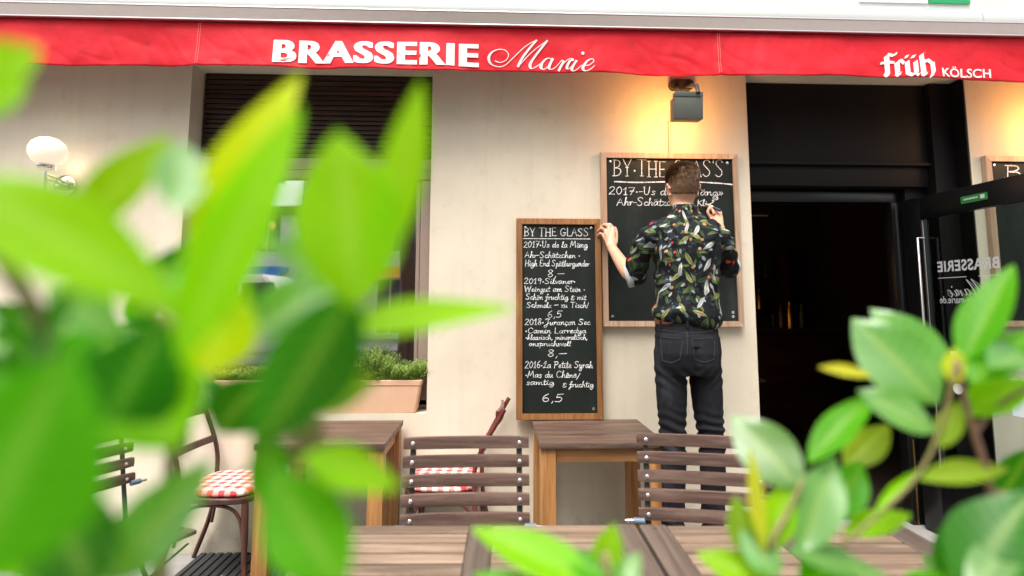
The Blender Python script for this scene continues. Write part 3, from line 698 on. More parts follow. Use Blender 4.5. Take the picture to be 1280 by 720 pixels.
gp = bpy.data.lights.new('globe_glow', 'POINT'); gp.energy = .28; gp.color = (1, .72, .42); gp.shadow_soft_size = .1
go = bpy.data.objects.new('globe_glow', gp); COL.objects.link(go); go.location = gc+Vector((.03, .155, -.05)); go.parent = gl; go.location -= gl.location

def spot(X, label):
    t = thing('wall_floodlight', label, 'lamp', (X, 0, 2.80), 0, 'floodlights above the boards')
    t.location = (X, 0, 2.80); z = 2.80; off = X-1.167
    d = MB()
    for s in (-1, 1): d.tube([(X+.034+s*.02, -.004, 2.835)], .02) if False else None
    d.rings([[Vector((X+.03+(.045 if math.cos(a) > 0 else -.045)+.033*math.cos(a), y, 2.832+.033*math.sin(a))) for a in [k*math.pi/12+.01 for k in range(24)]] for y in (-.003, -.045)])
    obj('mount', d, 'black_metal', t)
    d = MB(); d.tube([(X-.005, -.04, 2.82), (X-.05, -.30, 2.665)], .011, 8); d.tube([(X+.055, -.04, 2.82), (X-.005, -.37, 2.685), (X-.012, -.408, 2.625)], (.012), 8); obj('bracket', d, 'black_metal', t)
    tilt = Matrix.Translation((X-.062, -.35, 2.565)) @ Matrix.Rotation(R(5), 4, 'X') @ Matrix.Scale(.88, 4)
    d = MB()
    d.box((-.094, -.05, -.092), (.094, .045, .052), .006, tilt)
    for k in range(3): d.box((-.088, -.045+k*.022, .053), (.088, -.033+k*.022, .088-.0*k), .003, tilt)
    d.box((-.092, -.053, .052), (.092, -.046, .086), .003, tilt)
    obj('housing', d, 'lampgrey', t)
    d = MB(); d.box((-.08, .0465, -.08), (.08, .05, .04), 0, tilt); obj('lens', d, 'lampface', t, 0)
    d = MB(); d.tube([(X-.050, -.012, 2.60), (X-.052, -.012, 2.385)], .0085, 10); obj('cable_conduit', d, 'pipe', t)
    la = bpy.data.lights.new('flood_light', 'AREA'); la.energy = 1.8; la.color = (1, .41, .09); la.size = .16; la.shape = 'SQUARE'; la.spread = R(170)
    lo = bpy.data.objects.new('flood_light', la); COL.objects.link(lo)
    mm = tilt @ Matrix.Translation((0, .056, -.02)); lo.matrix_world = Matrix.Translation(-Vector(t.location)) @ mm @ Matrix.Rotation(R(90), 4, 'X')
    lo.parent = t
    return t
spot(1.167, 'dark grey box floodlight throwing warm light above the board the man writes on')
spot(3.62, 'dark grey box floodlight with warm light above the board right of the doorway')

# ------------------------------------------------------------------ chalkboards
def board(name, label, x0, x1, z0, z1, y, fw, fmat, screws=True, lean=0):
    "hangs or leans with its back at y"
    t = thing(name, label, 'chalkboard', ((x0+x1)/2, y, z0))
    sh = lambda z: lean*(z-z0)
    d = MB(); th_ = .034
    def P(x, z, yy): return Vector((x, y-yy+sh(z), z))
    def mitre(a, b_, c_, e):
        ps = [a, b_, c_, e]
        d.rings([[P(px, pz, 0) for px, pz in ps], [P(px, pz, th_-.003) for px, pz in ps], [P(px+(.002 if px < (x0+x1)/2 else -.002)*1, pz+(.002 if pz < (z0+z1)/2 else -.002), th_) for px, pz in ps]])
    g_ = .0006
    mitre((x0, z0), (x1, z0), (x1-fw, z0+fw), (x0+fw, z0+fw)); mitre((x0, z1), (x0+fw, z1-fw), (x1-fw, z1-fw), (x1, z1))
    mitre((x0, z0+g_), (x0+fw, z0+fw+g_), (x0+fw, z1-fw-g_), (x0, z1-g_)); mitre((x1, z0+g_), (x1, z1-g_), (x1-fw, z1-fw-g_), (x1-fw, z0+fw+g_))
    obj('frame', d, fmat, t, .5)
    d = MB(); a, b_ = x0+fw-.004, x1-fw+.004; lo, hi = z0+fw-.004, z1-fw+.004
    d.rings([[P(a, lo, yy), P(b_, lo, yy), P(b_, hi, yy), P(a, hi, yy)] for yy in (.006, .018)])
    sl_ = obj('slate', d, 'slate', t, 0)
    return t, sl_, (lambda x, z, l=0: P(x, z, .0192+l))
tb, tslate, tpl = board('chalkboard', 'tall narrow chalkboard full of white handwriting leaning on the small table', .139, .657, .754, 1.957, -.035, .034, 'frame_dark', lean=.012)
bb, bslate, bpl = board('chalkboard', 'large chalkboard with a pale wooden frame that the man is writing on', .668, 1.540, 1.297, 2.383, -.004, .033, 'frame_light')
rb_, rslate, rpl = board('chalkboard', 'chalkboard partly seen at the right edge, behind the open door', 3.155, 4.03, 1.30, 2.392, -.004, .036, 'frame_light')
def bxy(px, py, Y): p = at(px, py, Y); return p.x, p.z
hw = random.Random(3)
def lines(slab, place, Y, rows, width, name='writing'):
    for s, xa, xb, yb, cap in rows:
        mb = MB()
        (x0, z0), (x1, z1) = bxy(xa, yb, Y), bxy(xb, yb, Y); c_ = bxy(xa, yb-cap, Y)[1]-z0
        title = s.startswith('#'); s_ = s.lstrip('#')
        handwrite(mb, s_, x0, x1, z0, c_*(1 if title else .88), place, width*(1.15 if title else 1), .02 if title else .10, hw, title)
        obj('handwriting', mb, 'chalk', slab, 0)
    return MB()
mb = lines(tslate, tpl, -.05, [
    ('#BY THE GLASS', 655, 737, 294.5, 10), ('2017•Us de la Mäng', 654.5, 735, 309, 8.5), ('Ahr-Schätzchen •', 656, 726, 322, 8.5), ('High End Spätburgunder', 656, 737, 332.5, 8.5), ('8,–', 684, 706, 346, 10),
    ('2019•Silvaner•', 655, 720, 354.5, 8), ('Weingut am Stein •', 655.5, 732, 364.5, 8), ('Schön fruchtig & mit', 657, 733, 374.5, 8), ('Schmelz – zu Tisch!', 658, 736, 384.5, 8), ('6,5', 684, 703, 397, 9),
    ('2018•Jurançon Sec', 656, 738, 406, 8.5), ('•Camin Larredya', 656.5, 733, 416.5, 8), ('•klassisch, mineralisch,', 657, 735, 424.5, 7), ('anspruchsvoll', 661, 714, 432.5, 7), ('8,–', 684, 709, 446, 10),
    ('2016•£a Petite Syrah', 656, 741, 460, 9.5), ('•Mas du Chêne/', 656.5, 724, 472, 9), ('samtig', 658, 693, 481, 8), ('& fruchtig', 703, 742, 484, 8), ('6,5', 677, 705, 502, 11)], .0036)
x0, z0 = bxy(654, 298, -.05); x1, z1 = bxy(738, 298.5, -.05); ribbon(mb, [(x0, z0), (x1, z1)], .0045, tpl)
obj('handwriting', mb, 'chalk', tslate, 0)
mb = lines(bslate, bpl, -.023, [('#BY•THE GLAS\'S', 766, 906, 220, 20), ('2017•-Us de la Mäng»', 761, 905, 243, 11), ('Ahr-Schätzchen', 771, 857, 256.5, 11), ('Kli', 871, 884, 257.5, 9)], .0046)
pts = [bxy(px, py, -.023) for px, py in ((768, 227), (800, 228), (850, 227), (890, 228.5), (919, 231))]; ribbon(mb, [(p.x, p.y) for p in smooth([(a, b_, 0) for a, b_ in pts], 5)], .007, bpl)
pts = [bxy(px, py, -.023) for px, py in ((884, 257), (892, 252), (890, 250.5), (897, 249), (896, 245))]; ribbon(mb, [(p.x, p.y) for p in smooth([(a, b_, 0) for a, b_ in pts], 5)], .006, bpl)
obj('handwriting', mb, 'chalk', bslate, 0)
mb = MB(); handwrite(mb, 'B', bxy(1256, 222, -.023)[0], bxy(1280, 222, -.023)[0], bxy(1257, 222, -.023)[1], .088, rpl, .007, .10, hw)
obj('handwriting', mb, 'chalk', rslate, 0)
mb = MB(); handwrite(mb, "Y•THE GLAS'S", bxy(1283, 222, -.023)[0], 3.97, bxy(1257, 222, -.023)[1], .088, rpl, .007, .10, hw)
obj('handwriting', mb, 'chalk', rslate, 0)
for t, pl, a in ((tslate, tpl, ((.195, 1.90), (.60, 1.90), (.60, .815))), (bslate, bpl, ((.73, 2.325), (1.475, 2.325), (.73, 1.36), (1.475, 1.385), (1.475, 1.36))), (rslate, rpl, ((3.22, 2.33),))):
    for (x, z) in a:
        mb = MB(); p = pl(x, z); mb.lathe(p, [(0, .003), (.008, .002), (.009, -.003), (0, -.005)], 12, axis=1); obj('screw', mb, 'screw', t)
# ------------------------------------------------------------------ window sill planters
def herb_mesh(x0, x1, y, z, h, n, kind):
    mb = MB(); r_ = random.Random(kind*11+5)
    for i in range(n):
        bx = r_.uniform(x0, x1); by = y+r_.uniform(-.05, .05)
        t = (bx-x0)/(x1-x0); hh = h*r_.uniform(.5, 1.0)*(.72+.28*math.sin(t*5+kind*1.3))
        lean = Vector((r_.uniform(-.05, .05)+(t-.5)*.05, r_.uniform(-.055, .03), hh))
        p0 = Vector((bx, by, z)); pts = [p0+lean*(k/4)+Vector((.008*math.sin(k+i), .006*math.cos(k*2+i), 0)) for k in range(5)]
        mb.tube(pts, [.0014, .0013, .0012, .001, .0006], 4, False)
        for k in range(16 if kind else 13):
            s_ = (k+2)/18 if kind else (k+1.5)/15
            p = pts[min(3, int(s_*4))].lerp(pts[min(4, int(s_*4)+1)], s_*4-int(s_*4)); a = k*2.4+i
            L = r_.uniform(.016, .028) if kind else r_.uniform(.012, .020); wd = .0026 if kind else .0056
            d = Vector((math.cos(a), math.sin(a), .7 if kind else .35)).normalized(); sd_ = d.cross(Vector((0, 0, 1))).normalized()
            e = p+d*L; m_ = p+d*L*.5
            mb.bm.faces.new([mb.bm.verts.new(v) for v in (p, m_+sd_*wd, e, m_-sd_*wd)])
    return mb
def leafmat(name, c1, c2, trans, rough, spec=.5):
    m, nt, b = nodemat(name)
    gm = nt.nodes.new('ShaderNodeNewGeometry')
    n1 = noise_(nt, coords(nt), 9, 3)
    c = mixc(nt, gm.outputs['Random Per Island'], c1, c2)
    c = mixc(nt, math_(nt, 'MULTIPLY', n1, .4), c, tuple(x*.5 for x in c1))
    nt.links.new(c, b.inputs['Base Color']); b.inputs['Roughness'].default_value = rough; b.inputs['Specular IOR Level'].default_value = spec
    tl = nt.nodes.new('ShaderNodeBsdfTranslucent'); nt.links.new(c, tl.inputs[0])
    mx = nt.nodes.new('ShaderNodeMixShader'); mx.inputs[0].default_value = trans
    out = [n for n in nt.nodes if n.type == 'OUTPUT_MATERIAL'][0]
    nt.links.new(b.outputs[0], mx.inputs[1]); nt.links.new(tl.outputs[0], mx.inputs[2]); nt.links.new(mx.outputs[0], out.inputs[0])
    return m
M['thyme'] = leafmat('thyme_leaves', (.20, .30, .04), (.42, .52, .10), .35, .6)
M['rosemary'] = leafmat('lavender_leaves', (.22, .36, .06), (.42, .56, .13), .35, .6)
def planter(x0, x1, label):
    t = thing('planter_box', label, 'planter', ((x0+x1)/2, .062, WZ0))
    d = MB(); z0, z1 = WZ0+.003, WZ0+.195
    def ring(s, z, e=0):
        cx, cy = (x0+x1)/2, .062; hx, hy = (x1-x0)/2*s+e, .062*s+e
        pts = []
        for sx, sy in ((1, -1), (1, 1), (-1, 1), (-1, -1)):
            a0 = {(1, -1): -90, (1, 1): 0, (-1, 1): 90, (-1, -1): 180}[(sx, sy)]
            for k in range(5):
                a = R(a0+k*22.5); pts.append(Vector((cx+sx*(hx-.02)+.02*math.cos(a), cy+sy*(hy-.02)+.02*math.sin(a), z)))
        return pts
    d.rings([ring(.90, z0), ring(.905, z0+.004), ring(.985, z1-.034), ring(.985, z1-.03, .004), ring(1, z1-.004, .004), ring(1, z1, .001), ring(.97, z1, -.008), ring(.95, z1-.03, -.01)], True)
    obj('pot', d, 'terracotta', t, .6)
    d = MB(); d.rings([ring(.94, z1-.028, -.004), ring(.94, z1-.016, -.006)]); obj('soil', d, 'soil', t, .6)
    return z1-.016
# right-hand planter: thyme on the left, lavender on the right
zt_ = planter(-1.10, -.425, 'terracotta window box planted with herbs on the right of the shop sill')
h = tag(obj('thyme_plant', herb_mesh(-1.08, -.70, .06, zt_, .165, 620, 0), 'thyme', None, 0), 'low bushy light green thyme filling the left of the terracotta window box', 'herb')
h = tag(obj('lavender_plant', herb_mesh(-.76, -.44, .06, zt_, .215, 560, 1), 'rosemary', None, 0), 'taller needle leaved lavender at the right of the terracotta window box', 'herb')
zt_ = planter(-1.86, -1.17, 'terracotta window box on the left of the sill, mostly hidden by leaves')
tag(obj('herb_plant', herb_mesh(-1.84, -1.2, .06, zt_, .16, 420, 2), 'thyme', None, 0), 'green herbs in the left window box seen between blurred leaves', 'herb')

# ------------------------------------------------------------------ small cafe tables
def bistro_table(loc, label):
    t = thing('cafe_table', label, 'table', loc, 0, 'small tables against the wall')
    w, dp, h = .63, .555, .75; x, y = w/2, dp/2
    d = MB()
    for k in range(5): d.box((-x, -y+k*dp/5+.0006, h-.028), (x, -y+(k+1)*dp/5-.0006, h), .002)
    obj('tabletop', d, 'walnut', t, world=False)
    for sx in (-1, 1):
        for sy in (-1, 1):
            d = MB(); cx, cy = sx*(x-.045), sy*(y-.05); d.box((cx-.038, cy-.034, .002), (cx+.038, cy+.034, h-.0285), .004); obj('leg', d, 'oak', t, world=False)
    d = MB()
    for sy in (-1, 1): d.box((-x+.084, sy*(y-.045)-.012, h-.10), (x-.084, sy*(y-.045)+.012, h-.0285), .003)
    for sx in (-1, 1): d.box((sx*(x-.04)-.012, -y+.086, h-.10), (sx*(x-.04)+.012, y-.086, h-.0285), .003)
    obj('apron', d, 'oakx', t, world=False)
    return t
bistro_table((.547, -.315, 0), 'small dark topped table with oak legs under the tall chalkboard')
bistro_table((-.84, -.312, 0), 'small dark topped table below the window boxes, half covered by leaves')

# ------------------------------------------------------------------ weathered slatted tables in front
def slat_table(cx, cy, w, rz, label):
    t = thing('garden_table', label, 'table', (cx, cy, 0), rz, 'slatted garden tables in front'); dp, h = .70, .75
    d = MB(); n = 11; cb = .082
    mid = (-.035, .035)
    for k in range(n):
        y0 = -dp/2+k*dp/n
        for a, b_ in ((-w/2+cb+.001, mid[0]-.001), (mid[1]+.001, w/2-cb-.001)): d.box((a, y0+.0035, h-.026), (b_, y0+dp/n-.0035, h-.001), .004)
    obj('slats', d, 'decka', t, world=False)
    d = MB()
    for a, b_ in ((-w/2, -w/2+cb), mid, (w/2-cb, w/2)): d.box((a, -dp/2-.004, h-.027), (b_, dp/2+.004, h), .005)
    obj('cross_battens', d, 'deckb', t, world=False)
    for sx in (-1, 1):
        d = MB(); d.tube([(sx*(w/2-.04), -dp/2+.05, h-.04), (sx*(w/2-.04), dp/2-.05, h-.04)], .011, 8); obj('rail', d, 'steel_green', t, world=False)
    for sx in (-1, 1):
        for s in (-1, 1):
            d = MB(); d.tube([(sx*(w/2-.06), s*(dp/2-.06), h-.045), (sx*(w/2-.06), -s*(dp/2-.02), .005)], .012, 8) if False else d.box((sx*(w/2-.07)-.014, s*(dp/2-.05)-.014, .002), (sx*(w/2-.07)+.014, s*(dp/2-.05)+.014, h-.028), .003); obj('leg', d, 'steel_green', t, world=False)
    for x in (-w/2+.04, 0, w/2-.04):
        for s in (-1, 1): d = MB(); d.lathe((x, s*(dp/2-.03), h+.0004), [(0, -.002), (.006, -.002), (.006, .0006), (0, .0012)], 10); obj('screw', d, 'screw', t, world=False)
    return t
slat_table(-.042, -1.935, .955, R(-1.3), 'weathered slatted wooden table in front of the folding chairs, left of two')
slat_table(.853, -1.962, .815, R(-1.6), 'weathered slatted wooden table in front, right of two, behind the right laurel')

# ------------------------------------------------------------------ folding chairs
def folding_chair(name, label, loc, rz, sx=1):
    t = thing(name, label, 'chair', loc, rz, 'wooden folding chairs'); w = .482*sx
    # local: the sitter looks towards -y; the backrest stands at y = 0 and leans back to +y
    def back(z): return Vector((0, .03+(z-.46)*.20, z))
    zs_ = [.628+.0665*k for k in range(5)]
    for i, z in enumerate(zs_):
        d = MB(); segs = 10; rr = []
        for k in range(segs+1):
            u = k/segs*2-1; x = u*w/2; cv = .010*(1-u*u)
            c = back(z); hh = .0225*(1-.12*u**6)
            y_ = c.y+cv; rr.append([Vector((x, y_-.009, z-hh)), Vector((x, y_-.012, z)), Vector((x, y_-.009, z+hh)), Vector((x, y_+.009, z+hh)), Vector((x, y_+.009, z-hh))])
        d.rings(rr); s_ = obj('back_slat', d, 'slat', t, .6, world=False)
        for s in (-1, 1):
            d = MB(); x = s*(w/2-.036); yy = back(z).y+.010*(1-(x/(w/2))**2)-.0125
            d.lathe((x, yy, z), [(0, .004), (.0078, .003), (.0078, -.0005), (.005, -.003), (0, -.0035)], 12, axis=1)
            obj('screw', d, 'screw', s_, world=False)
    for s in (-1, 1):
        d = MB(); x = s*(w/2-.036)
        d.tube([(x, back(.90).y+.017, .908), (x, back(.62).y+.017, .62), (x, back(.44).y+.017, .44), (x, -.10, .25), (x, -.36, .004)], [(.004, .011)]*5, 8); obj('back_leg', d, 'steel_green', t, world=False)
        d = MB(); x2 = s*(w/2-.055)
        d.tube([(x2, -.38, .42), (x2, -.20, .28), (x2, .12, .004)], [(.004, .010)]*3, 8); obj('cross_leg', d, 'steel_green', t, world=False)
        d = MB(); d.tube([(s*(w/2-.02), .05, .605), (s*(w/2+.022), .05, .605)], .012, 12); o = obj('pivot_cap', d, 'bluegrey', t, world=False)
        d = MB(); d.tube([(s*(w/2+.0225), .05, .605), (s*(w/2+.05), .05, .603)], .007, 10); obj('pivot_pin', d, 'screw', o, world=False)
    for k in range(6):
        d = MB(); d.box((-w/2+.02, -.39+k*.068, .45), (w/2-.02, -.39+k*.068+.056, .468), .004); obj('seat_slat', d, 'slat', t, world=False)
    return t
folding_chair('folding_chair', 'dark slatted folding chair in front of the dark red bentwood chair', (-.098, -1.285, 0), R(1))
folding_chair('folding_chair', 'dark slatted folding chair standing in front of the man', (.795, -1.285, 0), R(-11), 1.02)
folding_chair('folding_chair', 'dark slatted folding chair far left behind the blurred leaves', (-1.70, -.90, 0), R(66), .95)

# ------------------------------------------------------------------ bentwood chairs with checked cushions
m, nt, b = nodemat('red_white_gingham')
s3 = nt.nodes.new('ShaderNodeSeparateXYZ'); nt.links.new(coords(nt, (1, 1, 1)), s3.inputs[0])
bx = math_(nt, 'GREATER_THAN', math_(nt, 'FRACT', math_(nt, 'MULTIPLY', s3.outputs[0], 17)), .5); by = math_(nt, 'GREATER_THAN', math_(nt, 'FRACT', math_(nt, 'MULTIPLY', s3.outputs[1], 17)), .5)
sm_ = math_(nt, 'MULTIPLY', math_(nt, 'ADD', bx, by), .5)
nt.links.new(ramp(nt, sm_, [(.1, (.80, .76, .72)), (.5, (.74, .28, .25)), (.9, (.62, .05, .05))]), b.inputs['Base Color']); b.inputs['Roughness'].default_value = .85; M['gingham'] = m
def bentwood(label, clabel, loc, rz, mat, rake=.10):
    t = thing('bentwood_chair', label, 'chair', loc, rz, 'bentwood chairs at the wall')
    # faces +x; backrest at x = -.19
    w = .19; h = .45
    def rr(z, a, b_, n=28): return [Vector((a*math.copysign(abs(math.cos(2*math.pi*k/n))**.6, math.cos(2*math.pi*k/n)), b_*math.copysign(abs(math.sin(2*math.pi*k/n))**.6, math.sin(2*math.pi*k/n)), z)) for k in range(n)]
    d = MB(); d.rings([rr(h-.032, .195, .19), rr(h-.026, .203, .198), rr(h-.006, .203, .198), rr(h, .195, .19)]); obj('seat', d, mat, t, .6, False)
    for s in (-1, 1):
        d = MB(); d.tube(smooth([(-.30, s*.18, .003), (-.215, s*.175, .24), (-.19, s*.172, .44), (-.205, s*.178, .62), (-.19-rake*1.2, s*.185, .88)], 5), [.0125]*21, 10); obj('back_leg', d, mat, t, .9, False)
        d = MB(); d.tube(smooth([(.15, s*.15, .42), (.165, s*.165, .2), (.185, s*.18, .003)], 5), [.018]*5+[.015]*6, 10); obj('front_leg', d, mat, t, .9, False)
        d = MB(); d.tube(smooth([(-.20, s*.165, .20), (-.17, s*.165, .34), (-.09, s*.165, .40), (.06, s*.165, .40), (.13, s*.16, .34), (.16, s*.165, .20)], 6), .009, 8); obj('brace', d, mat, t, .9, False)
    d = MB()
    for z, hh in ((.835, .034), (.66, .018)):
        pts = []
        for k in range(11):
            u = k/10*2-1; pts.append((-.20-rake*((z-.62)/.26)*1.0-.012*(1-u*u), u*.178, z))
        rr_ = []
        for p in pts: rr_.append([Vector((p[0]-.008, p[1], p[2]-hh)), Vector((p[0]+.008, p[1], p[2]-hh)), Vector((p[0]+.008, p[1], p[2]+hh)), Vector((p[0]-.008, p[1], p[2]+hh))])
        d.rings(rr_)
    obj('back_rail', d, mat, t, .6, False)
    c = tag(bpy.data.objects.new('seat_cushion', None), clabel, 'cushion', 'checked seat cushions') if False else None
    d = MB(); d.rings([rr(h+.003, .17, .168), rr(h+.006, .190, .186), rr(h+.018, .197, .193), rr(h+.034, .188, .184), rr(h+.040, .15, .148)])
    cu = obj('seat_cushion', d, 'gingham', None, 1.2); cu.location = loc; cu.rotation_euler = (0, 0, rz); tag(cu, clabel, 'cushion', 'checked seat cushions')
    return t
bentwood('dark brown bentwood chair facing the left table', 'red and white checked cushion on the left dark brown bentwood chair', (-1.40, -.245, 0), R(-4), 'bent')
bentwood('dark red bentwood chair seen behind the slats of a folding chair', 'red and white checked cushion glimpsed between the folding chair slats', (-.265, -.205, 0), R(174.5), 'redwood', .13)

mt = MB()
mt.box((-1.66, -.62, .002), (-.60, -.02, .010), .002)
for k in range(22): mt.box((-1.655+k*.048, -.615, .0105), (-1.625+k*.048, -.025, .018), .002)
tag(obj('floor_mat', mt, 'grate', None), 'black ribbed mat on the paving under the left table', 'mat')
lf = MB(); lf.bm.faces.new([lf.bm.verts.new(p) for p in ((-1.44, -.33, .02), (-1.40, -.345, .024), (-1.365, -.33, .021), (-1.40, -.31, .023))]); 
M['dryleaf'] = simple('yellow_fallen_leaf', (.62, .48, .05), .7); lo_ = obj('fallen_leaf', lf, 'dryleaf', None, 0); tag(lo_, 'small yellow fallen leaf lying on the black mat', 'leaf')
lo_.modifiers.new('t', 'SOLIDIFY').thickness = .0006
stp = thing('step_stool', 'low wooden step under the feet of the man at the large chalkboard', 'step', (.985, -.60, 0))
d = MB()
for k in range(4): d.box((.70, -.80+k*.10, .178), (1.27, -.705+k*.10, .2), .003)
obj('tread', d, 'oakx', stp)
for x in (.73, 1.20):
    d = MB(); d.box((x, -.78, .002), (x+.04, -.42, .1775), .003); obj('side', d, 'oak', stp)

# ------------------------------------------------------------------ across the street (seen only as reflections)
hr_ = random.Random(5)
def house(x0, x1, y, h, col, label, storeys, bays):
    t = thing('street_house', label, 'building', ((x0+x1)/2, y, 0), 0, 'houses across the street')
    wm = simple('house_wall', col, .85, var=.08, nscale=3)
    d = MB(); d.box((x0, y-8, .0), (x1, y, h), .02); wl_ = obj('wall', d, wm, t)
    d = MB(); d.box((x0-.1, y-8.1, h+.003), (x1+.1, y+.3, h+.35), .03); obj('roof', d, 'lampgrey', t)
    fr = MB(); pa = MB()
    for s in range(storeys):
        for k in range(bays):
            bw = (x1-x0)/bays; cx = x0+bw*(k+.5); z0 = .6+s*3.1 if s else .2; z1 = z0+(1.9 if s else 2.4)
            fw_ = MB(); fw_.box((cx-.62, y+.003, z0), (cx+.62, y+.05, z1), .01); fo = obj('window', fw_, 'paperw', t)
            pw = MB()
            for q_ in (-1, 1): pw.box((cx+(.03 if q_ > 0 else -.54), y+.051, z0+.08), (cx+(.54 if q_ > 0 else -.03), y+.056, z1-.08))
            obj('pane', pw, 'glass_window2', fo, 0)
    for k in range(bays):
        cx = x0+(x1-x0)/bays*(k+.5)
        a = MB(); a.prism([(cx-1.0, y+.06, 2.9), (cx-1.0, y+.06, 3.1), (cx-1.0, y+1.2, 2.55)], (2.0, 0, 0)); obj('shop_awning', a, [M['green_sign'], M['orange'], M['blue']][k % 3], t)
    return t
M['orange'] = simple('orange_awning', (.75, .30, .04), .7); M['blue'] = simple('blue_awning', (.05, .22, .5), .7)
M['vanwhite'] = simple('white_vehicle_paint', (.8, .8, .8), .25, var=.02)
m, nt, b = nodemat('dark_window_glass'); b.inputs['Base Color'].default_value = (.06, .07, .08, 1); b.inputs['Roughness'].default_value = .05; M['glass_window2'] = m
house(-30, -17.2, -20, 14.5, (.86, .83, .78), 'pale rendered house across the street', 5, 4)
house(-17, -8.5, -20.4, 5.4, (.90, .90, .89), 'lower white house across the street', 3, 3)
house(-8.3, 2, -20, 15.5, (.70, .66, .62), 'grey house across the street', 5, 4)
house(2.2, 16, -20.2, 13, (.75, .70, .62), 'cream house across the street opposite the doorway', 4, 4)
tt = thing('street_tree', 'street tree with a dark trunk standing on the pavement edge behind the camera', 'tree', (-1.75, -7.6, 0))
d = MB(); d.tube(smooth([(-1.75, -7.6, -.12), (-1.72, -7.6, 1.5), (-1.78, -7.55, 3.2), (-1.7, -7.6, 5.2)], 5), [.24, .22, .21, .2, .2, .19, .19, .18, .18, .17, .16, .15, .13, .11, .09, .07][:16], 12); obj('trunk', d, 'bar', tt)
cr = MB(); q_ = random.Random(9)
for i in range(2600):
    u = Vector((q_.gauss(0, 1), q_.gauss(0, 1), q_.gauss(0, .7))).normalized()*q_.uniform(.5, 1)**.5*1.7; c_ = Vector((-1.7, -7.6, 5.6))+u
    a = Vector((q_.gauss(0, 1), q_.gauss(0, 1), q_.gauss(0, 1))).normalized()*.09; b2 = a.cross(Vector((q_.gauss(0, 1), q_.gauss(0, 1), 1))).normalized()*.05
    cr.bm.faces.new([cr.bm.verts.new(v) for v in (c_-a, c_+b2, c_+a, c_-b2)])
obj('crown', cr, 'thyme', tt, 0)

van = thing('parked_van', 'white van parked at the far kerb, mirrored in the cafe window', 'van', (-6.4, -10.2, -.12))
d = MB(); yv = (-11.1, -9.3)
d.rings([[Vector((x, y, z)) for x, z in ((-8.9, .25), (-8.95, 1.9), (-8.6, 2.15), (-5.4, 2.15), (-4.6, 1.25), (-3.9, 1.0), (-3.8, .3))] for y in yv]); bmesh.ops.bevel(d.bm, geom=d.bm.edges[:], offset=.06, segments=2, affect='EDGES'); obj('body', d, 'vanwhite', van, .6)
for a, b_ in ((-8.5, -7.3), (-7.2, -6.0), (-5.9, -5.15)):
    d = MB(); d.rings([[Vector((a, y, 1.25)), Vector((b_+(.25 if b_ > -5.5 else 0), y, 1.25)), Vector((b_, y, 1.95)), Vector((a, y, 1.95))] for y in (-9.298, -9.285)]); obj('side_window', d, 'glass_window2', van, 0)
for x in (-8.0, -4.7):
    d = MB(); d.lathe((x, -9.42, .22), [(0, -.14), (.30, -.14), (.34, -.10), (.34, .10), (.30, .14), (0, .14)], 24, axis=1); w_ = obj('wheel', d, 'black_metal', van)
    d = MB(); d.lathe((x, -9.42, .22), [(0, .141), (.2, .141), (.19, .155), (0, .16)], 20, axis=1); obj('rim', d, 'chrome', w_)
# ================================================================== THE MAN
def remeshed(mb, voxel, smooth_it=4):
    me = mb.mesh('tmp'); o = bpy.data.objects.new('tmp', me); COL.objects.link(o)
    r_ = o.modifiers.new('r', 'REMESH'); r_.mode = 'VOXEL'; r_.voxel_size = voxel; r_.use_smooth_shade = True
    s_ = o.modifiers.new('s', 'SMOOTH'); s_.factor = .5; s_.iterations = smooth_it
    dg = bpy.context.evaluated_depsgraph_get()
    n = bpy.data.meshes.new_from_object(o.evaluated_get(dg)); bpy.data.objects.remove(o); bpy.data.meshes.remove(me)
    return n
def displace(me, fn):
    ns = [v.normal.copy() for v in me.vertices]
    for v, n in zip(me.vertices, ns): v.co += n*fn(v.co)
    me.update()
def loft(mb, rings, n=28, p=2.0):
    "rings of (centre, half width along x, half depth along y[, superellipse power])"
    rr = []
    for rg in rings:
        c, a, b_ = Vector(rg[0]), rg[1], rg[2]; pw = rg[3] if len(rg) > 3 else p
        ring = []
        for k in range(n):
            t = 2*math.pi*k/n; ct, st = math.cos(t), math.sin(t)
            ring.append(c+Vector((a*math.copysign(abs(ct)**(2/pw), ct), b_*math.copysign(abs(st)**(2/pw), st), 0)))
        rr.append(ring)
    mb.rings(rr)
def limb(mb, pts, rs, n=14, k=5, end=True):
    P_ = smooth(pts, k); m_ = len(P_); out = []
    for i in range(m_):
        u = i/(m_-1)*(len(rs)-1); j = min(int(u), len(rs)-2); out.append(rs[j]+(rs[j+1]-rs[j])*(u-j))
    mb.tube(P_, out, n); mb.ball(P_[0], out[0]*.98, 2)
    if end: mb.ball(P_[-1], out[-1]*.98, 2)
man = thing('person', 'man with short brown hair in dark floral shirt and black jeans writing on large chalkboard', 'person', (.985, -.60, .2))
Y0 = -.60
def J(px, py, Y): return at(px, py, Y)
head = J(853, 233, -.575); neck0 = J(853, 250, -.58); neck1 = J(855, 272, -.60)
shL, elL, wrL = J(813, 290, -.60), J(793, 344, -.47), J(765, 310, -.155)
shR, elR, wrR = J(895, 290, -.585), J(909, 334, -.43), J(899, 283, -.135)
hipz = J(858, 440, Y0)
legs = []
for s, hx, kx, ax in ((-1, 838, 841, 842), (1, 877, 889, 893)):
    hip = J(hx, 445, Y0); kn = J(kx, 545, Y0-.01); an = Vector((J(ax, 640, Y0).x, Y0+.02, .30)); legs.append((hip, kn, an, s))
SK = MB()
